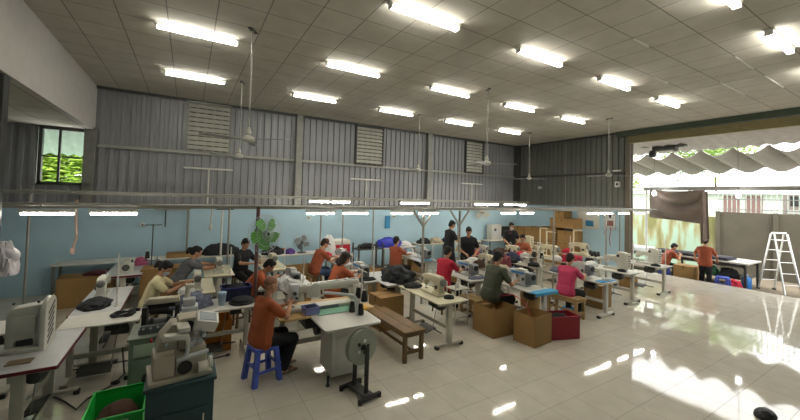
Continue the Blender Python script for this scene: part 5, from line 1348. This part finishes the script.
# steel frame with curtain
r = thing('yard_frame', 'long steel beam on thin posts over the cutting table', 'frame', (14.75, 0, 0))
MB().bx((-.06, -3, 2.94), (.06, 6.55, 3.07)).build('beam', M_galv, r, smooth=0)
for y in (6.48, -2.8): MB().rod((0, y, GZ), (0, y, 2.95), .035).build('post', M_white, r)
def curt(u, v):
    y = 6.32-1.62*u; top = 2.95; z = top-v*1.0-.13*u*v
    d = .11*sin(pi*u)*sin((v+.4*(2*u-1)**2)*pi*4.6)
    return (14.62+d, y, z-.03*sin(pi*u)*(1-v))
r2 = thing('hanging_cloth', 'brown cloth slung from the steel beam outside the door', 'curtain')
MB().sheet(curt, 40, 40, .006).build('panel', M_browncloth, r2, smooth=80)
MB().sheet(lambda u, v: (14.63+.05*sin(u*9), 4.86-.22*u-.05*v, 2.9-v*(1.75-.2*u)), 8, 20, .006).build('tail', M_browncloth, r2, smooth=80)
for (y, z, x, lab) in ((3.81, 2.8, 14.7, 'lit hanging bulb in front of the bar fence'), (6.0, 2.84, 14.55, 'lit hanging bulb before the brown slung cloth')):
    r = thing('hanging_bulb', lab, 'bulb', (x-.35, y, z))
    MB().rod((0, 0, .08), (0, 0, 1.62), .006, seg=6).build('wire', M_dsteel, r)
    MB().lathe([(.002, -.1), (.05, -.08), (.065, -.03), (.05, .02), (.02, .05)], seg=16).build('glass', M_bulb, r)
    MB().lathe([(.022, .05), (.024, .1), (.01, .11)], seg=12).build('socket', M_white, r)
# motor bracket at the awning
r = thing('awning_motor', 'awning winding gear with dark lamp under the eave', 'motor', (14.2, 5.75, 4.2)); r.scale = (1.5, 1.4, 1.35)
MB().bx((-.08, -.42, .2), (.08, .5, .28)).bx((-.05, -.5, .14), (.05, .1, .2)).build('arm', M_steel, r, smooth=0)
MB().rod((0, -.25, .15), (0, .2, .15), .07).rod((0, -.3, .15), (0, -.25, .15), .1).build('drum', M_dsteel, r)
MB().lathe([(.02, .12), (.06, .1), (.09, 0), (.07, -.06), (.01, -.07)], (0, .22, 0), seg=16).build('lamp', M_black, r)
# cutting table
r = thing('cutting_table', 'long cutting table under the slung cloth outside the door', 'table', (15.35, 3.85, GZ))
MB().bx((0, 0, .81), (1.35, 6.6, .86), .006).build('table_top', M_offw, r)
for y in (.08, 2.2, 4.3, 6.4):
    for x in (.06, 1.28): MB().bx((x-.03, y-.03, 0), (x+.03, y+.03, .81)).build('leg', M_dsteel, r, smooth=0)
MB().bx((.03, .08, .7), (.07, 6.5, .81)).bx((1.26, .08, .7), (1.3, 6.5, .81)).build('apron', M_dsteel, r, smooth=0)
MB().bx((.1, .1, .3), (1.25, 6.4, .33)).build('lower_shelf', M_steel, r, smooth=0)
M_dcloth = mat('dark_grey_fabric', '#3b3a41', .85, var=.3, bump=.3)
for k, (y, L, m_, lab) in enumerate(((4.9, 1.1, M_dcloth, 'dark fabric layer at the table end nearest the ladder'), (6.0, 1.3, M_blackcloth, 'black fabric layer on the cutting table beside the standing orange shirt'), (7.6, 1.6, M_wcloth, 'white fabric spread on the cutting table beyond the seated orange shirt'), (9.2, 1.2, M_dcloth, 'dark fabric layer at the far end of the cutting table'))):
    lab = lab.replace('nearest', 'next to')
    o = MB()
    for j in range(4): o.box((.02*(j % 2), 0, .012+j*.022), (.9-.03*j, L-.03*j, .02), .01*j, .006)
    tag(o.build('fabric_layers', m_, None, (15.85, y, .612)), lab, 'fabric')
person('person in brownish orange shirt standing at the cutting table, back turned', 14.62, 4.7, .15, None, .08, .4, 0, ((.3, .3, .9), (.3, -.26, .9)), shirt=C_or2, hair='short', k=.97, vox=.012, z0=GZ)
person('person in brownish orange shirt sitting sideways at the cutting table', 14.9, 5.95, -.7, .47, .35, .45, 0, ((.45, .12, .9), (.45, -.12, .88)), shirt=C_or2, hair='short', k=1.0, vox=.012, z0=GZ)
placed('stool', plastic_stool(M_bplast), 'blue plastic stool by the standing worker at the cutting table', (14.6, 4.25, GZ), .1)
placed('stool', plastic_stool(M_bplast), 'blue plastic stool under the worker sitting at the cutting table', (14.9, 5.95, GZ), .3)
placed(('boxy', 0), carton(.55, .58, .62, False), 'closed cardboard box on the yard ground between the two orange shirts', (14.75, 5.24, GZ), pi, 'cardboard boxes')
cloth_heap('cloth_pile', 'red cloth bundle under the cutting table end', 'cloth', (15.15, 4.12, GZ), (.16, .2, .3), M_redcloth, 130)
cloth_heap('cloth_pile', 'black cloth hanging low under the cutting table end', 'cloth', (15.5, 4.35, .08), (.2, .25, .3), M_blackcloth, 131)
cloth_heap('cloth_pile', 'green cloth bundle under the cutting table', 'cloth', (15.6, 4.95, .08), (.25, .3, .3), mat('green_cloth', '#4f8a68', .85), 132)
r = thing('water_jug', 'blue water jug under the cutting table corner', 'jug', (15.6, 3.95, GZ))
MB().lathe([(.12, 0), (.13, .02), (.13, .34), (.1, .4), (.04, .44), (.04, .48)], seg=20).build('body', mat('blue_jug', '#2f7fd0', .3), r); MB().lathe([(.045, .47), (.045, .5), (.003, .505)], seg=14).build('cap', M_white, r)
# aluminium double ladder
r = thing('step_ladder', 'aluminium folding A-frame ladder standing at the end of the cutting table', 'ladder', (16.05, 3.3, GZ), rad(48))
M_alu = mat('aluminium', '#d3d3d0', .35, .55)
top = 1.86
for sx in (-1, 1):
    f = MB()
    for sy in (-1, 1): f.bar((sx*.5, sy*.22, 0), (sx*.06, sy*.17, top), .026, .048)
    f = f.build('frame', M_alu, r, smooth=0)
    for k in range(5):
        t = (k+1)/5.6
        MB().rod((sx*(.5-.44*t), -.22+.05*t, top*t), (sx*(.5-.44*t), .22-.05*t, top*t), .014).build('rung', M_alu, f)
    for sy in (-1, 1): MB().bx((sx*.5-.04, sy*.22-.03, 0), (sx*.5+.04, sy*.22+.03, .05)).build('foot', M_black, f, smooth=0)
MB().rod((0, -.19, top+.02), (0, .19, top+.02), .028).build('hinge', M_alu, r)
# trees
M_leaf = mat('bright_leaves', '#7f9c31', .6, var=.3, scale=3); M_leafd = mat('leaves', '#5d7c2c', .6, var=.3, scale=3)
M_bark = mat('bark', '#5a4a38', .9)
def tree(lab, x, y, z, h, R, n, m, seed):
    rg = random.Random(seed)
    r = thing('tree', lab, 'tree', (x, y, z))
    MB().rod((0, 0, 0), (.1, .1, h*.7), .12, .06).build('trunk', M_bark, r)
    bb = bmesh.new()
    for k in range(n):
        a = rg.uniform(0, 2*pi); q = rg.random()**.4; e = rg.uniform(-1, 1)
        s = math.sqrt(1-e*e)
        lump = 1+.25*sin(3*a+seed)+.2*sin(5*e+seed)
        c = V((R[0]*q*s*cos(a)*lump, R[1]*q*s*sin(a)*lump, h+R[2]*q*e*lump))
        M = Matrix.Translation(c) @ Matrix.Rotation(rg.uniform(0, 6), 4, 'Z') @ Matrix.Rotation(rg.uniform(-1.2, 1.2), 4, 'X')
        L = rg.uniform(.09, .2)
        vs = [bb.verts.new(M @ V(p)) for p in ((-L*.45, 0, 0), (0, -L*.2, .02), (L, 0, .0), (0, L*.3, .02))]
        bb.faces.new(vs)
    q = MB(); q._add(bb); q.build('foliage', m, r, smooth=0)
tree('leafy bright tree seen through the small recess window', -3.6, 14.5, .5, 2.4, (2.6, 1.2, 1.9), 16000, M_leaf, 3)
tree('yellow-green tree by the roller door jamb, over the mossy wall', 23.4, 11.9, GZ, 4.2, (1.3, 1.3, 1.7), 4200, M_leaf, 5)
tree('green tree crown showing above the tarpaulin awning', 29.6, 10.3, GZ, 5.6, (1.8, 3.0, 1.35), 4200, M_leafd, 7)
tree('green tree crown above the awning, closer to the ladder side', 31.6, 9.5, GZ, 6.7, (1.5, 2.4, 1.0), 3000, M_leaf, 9)
# window awning outside the recess window
b = MB(); bb = bmesh.new(); n = 60; A = []
for i in range(n+1):
    x = -4.2+i*(3.4/n); h = .03*sin(i*pi*.5)
    A.append((bb.verts.new((x, 11.3, 3.85+h)), bb.verts.new((x, 12.1, 3.28+h))))
for i in range(n): bb.faces.new((A[i][0], A[i+1][0], A[i+1][1], A[i][1]))
b._add(bb)
tag(b.build('window_awning', mat('pale_green_sheet', '#6f8a70', .5)), 'pale green corrugated awning sheet outside the recess window', 'awning')
o = MB().heap((0, 0, 0), (.13, .09, .09), 4, .1)
tag(o.build('cloth_pile', M_black, None, (5.88, 1.33, 0)), 'small black lump on the glossy floor in the empty aisle', 'cloth')

# ================================================================== LIGHT AND CAMERA
w = bpy.data.worlds.new('overcast_sky'); scene.world = w; w.use_nodes = True
bg = w.node_tree.nodes['Background']; bg.inputs['Color'].default_value = (1.0, .99, .97, 1); bg.inputs['Strength'].default_value = 3.0
sun = bpy.data.lights.new('sun', 'SUN'); sun.energy = 3.0; sun.angle = .3; sun.color = (1, .96, .88)
so = bpy.data.objects.new('sun', sun); COL.objects.link(so); so.rotation_euler = (rad(35), rad(8), rad(-40))

cd = bpy.data.cameras.new('camera'); cam = bpy.data.objects.new('camera', cd); COL.objects.link(cam)
yaw, pitch, roll, Fpx, PYc = rad(31.1237), rad(1.82), rad(1.61), 350.405, 185.47
f = V((sin(yaw)*cos(pitch), cos(yaw)*cos(pitch), sin(pitch))); r0 = V((cos(yaw), -sin(yaw), 0)); u0 = r0.cross(f)
R_ = r0*cos(roll)+u0*sin(roll); U_ = -r0*sin(roll)+u0*cos(roll)
cam.matrix_world = Matrix.Translation((0, 0, 2.45)) @ Matrix((R_, U_, -f)).transposed().to_4x4()
cd.sensor_fit = 'HORIZONTAL'; cd.sensor_width = 36; cd.lens = 36*Fpx/800
cd.shift_y = -(210-PYc)/800; cd.clip_start = .05; cd.clip_end = 300
scene.camera = cam
scene.view_settings.view_transform = 'Standard'; scene.view_settings.look = 'None'
scene.view_settings.gamma = 1; scene.view_settings.use_curve_mapping = False
scene.view_settings.exposure = 0.78
scene.cycles.use_denoising = True
scene.cycles.max_bounces = 8; scene.cycles.diffuse_bounces = 3; scene.cycles.glossy_bounces = 4
scene.cycles.sample_clamp_indirect = 8.0
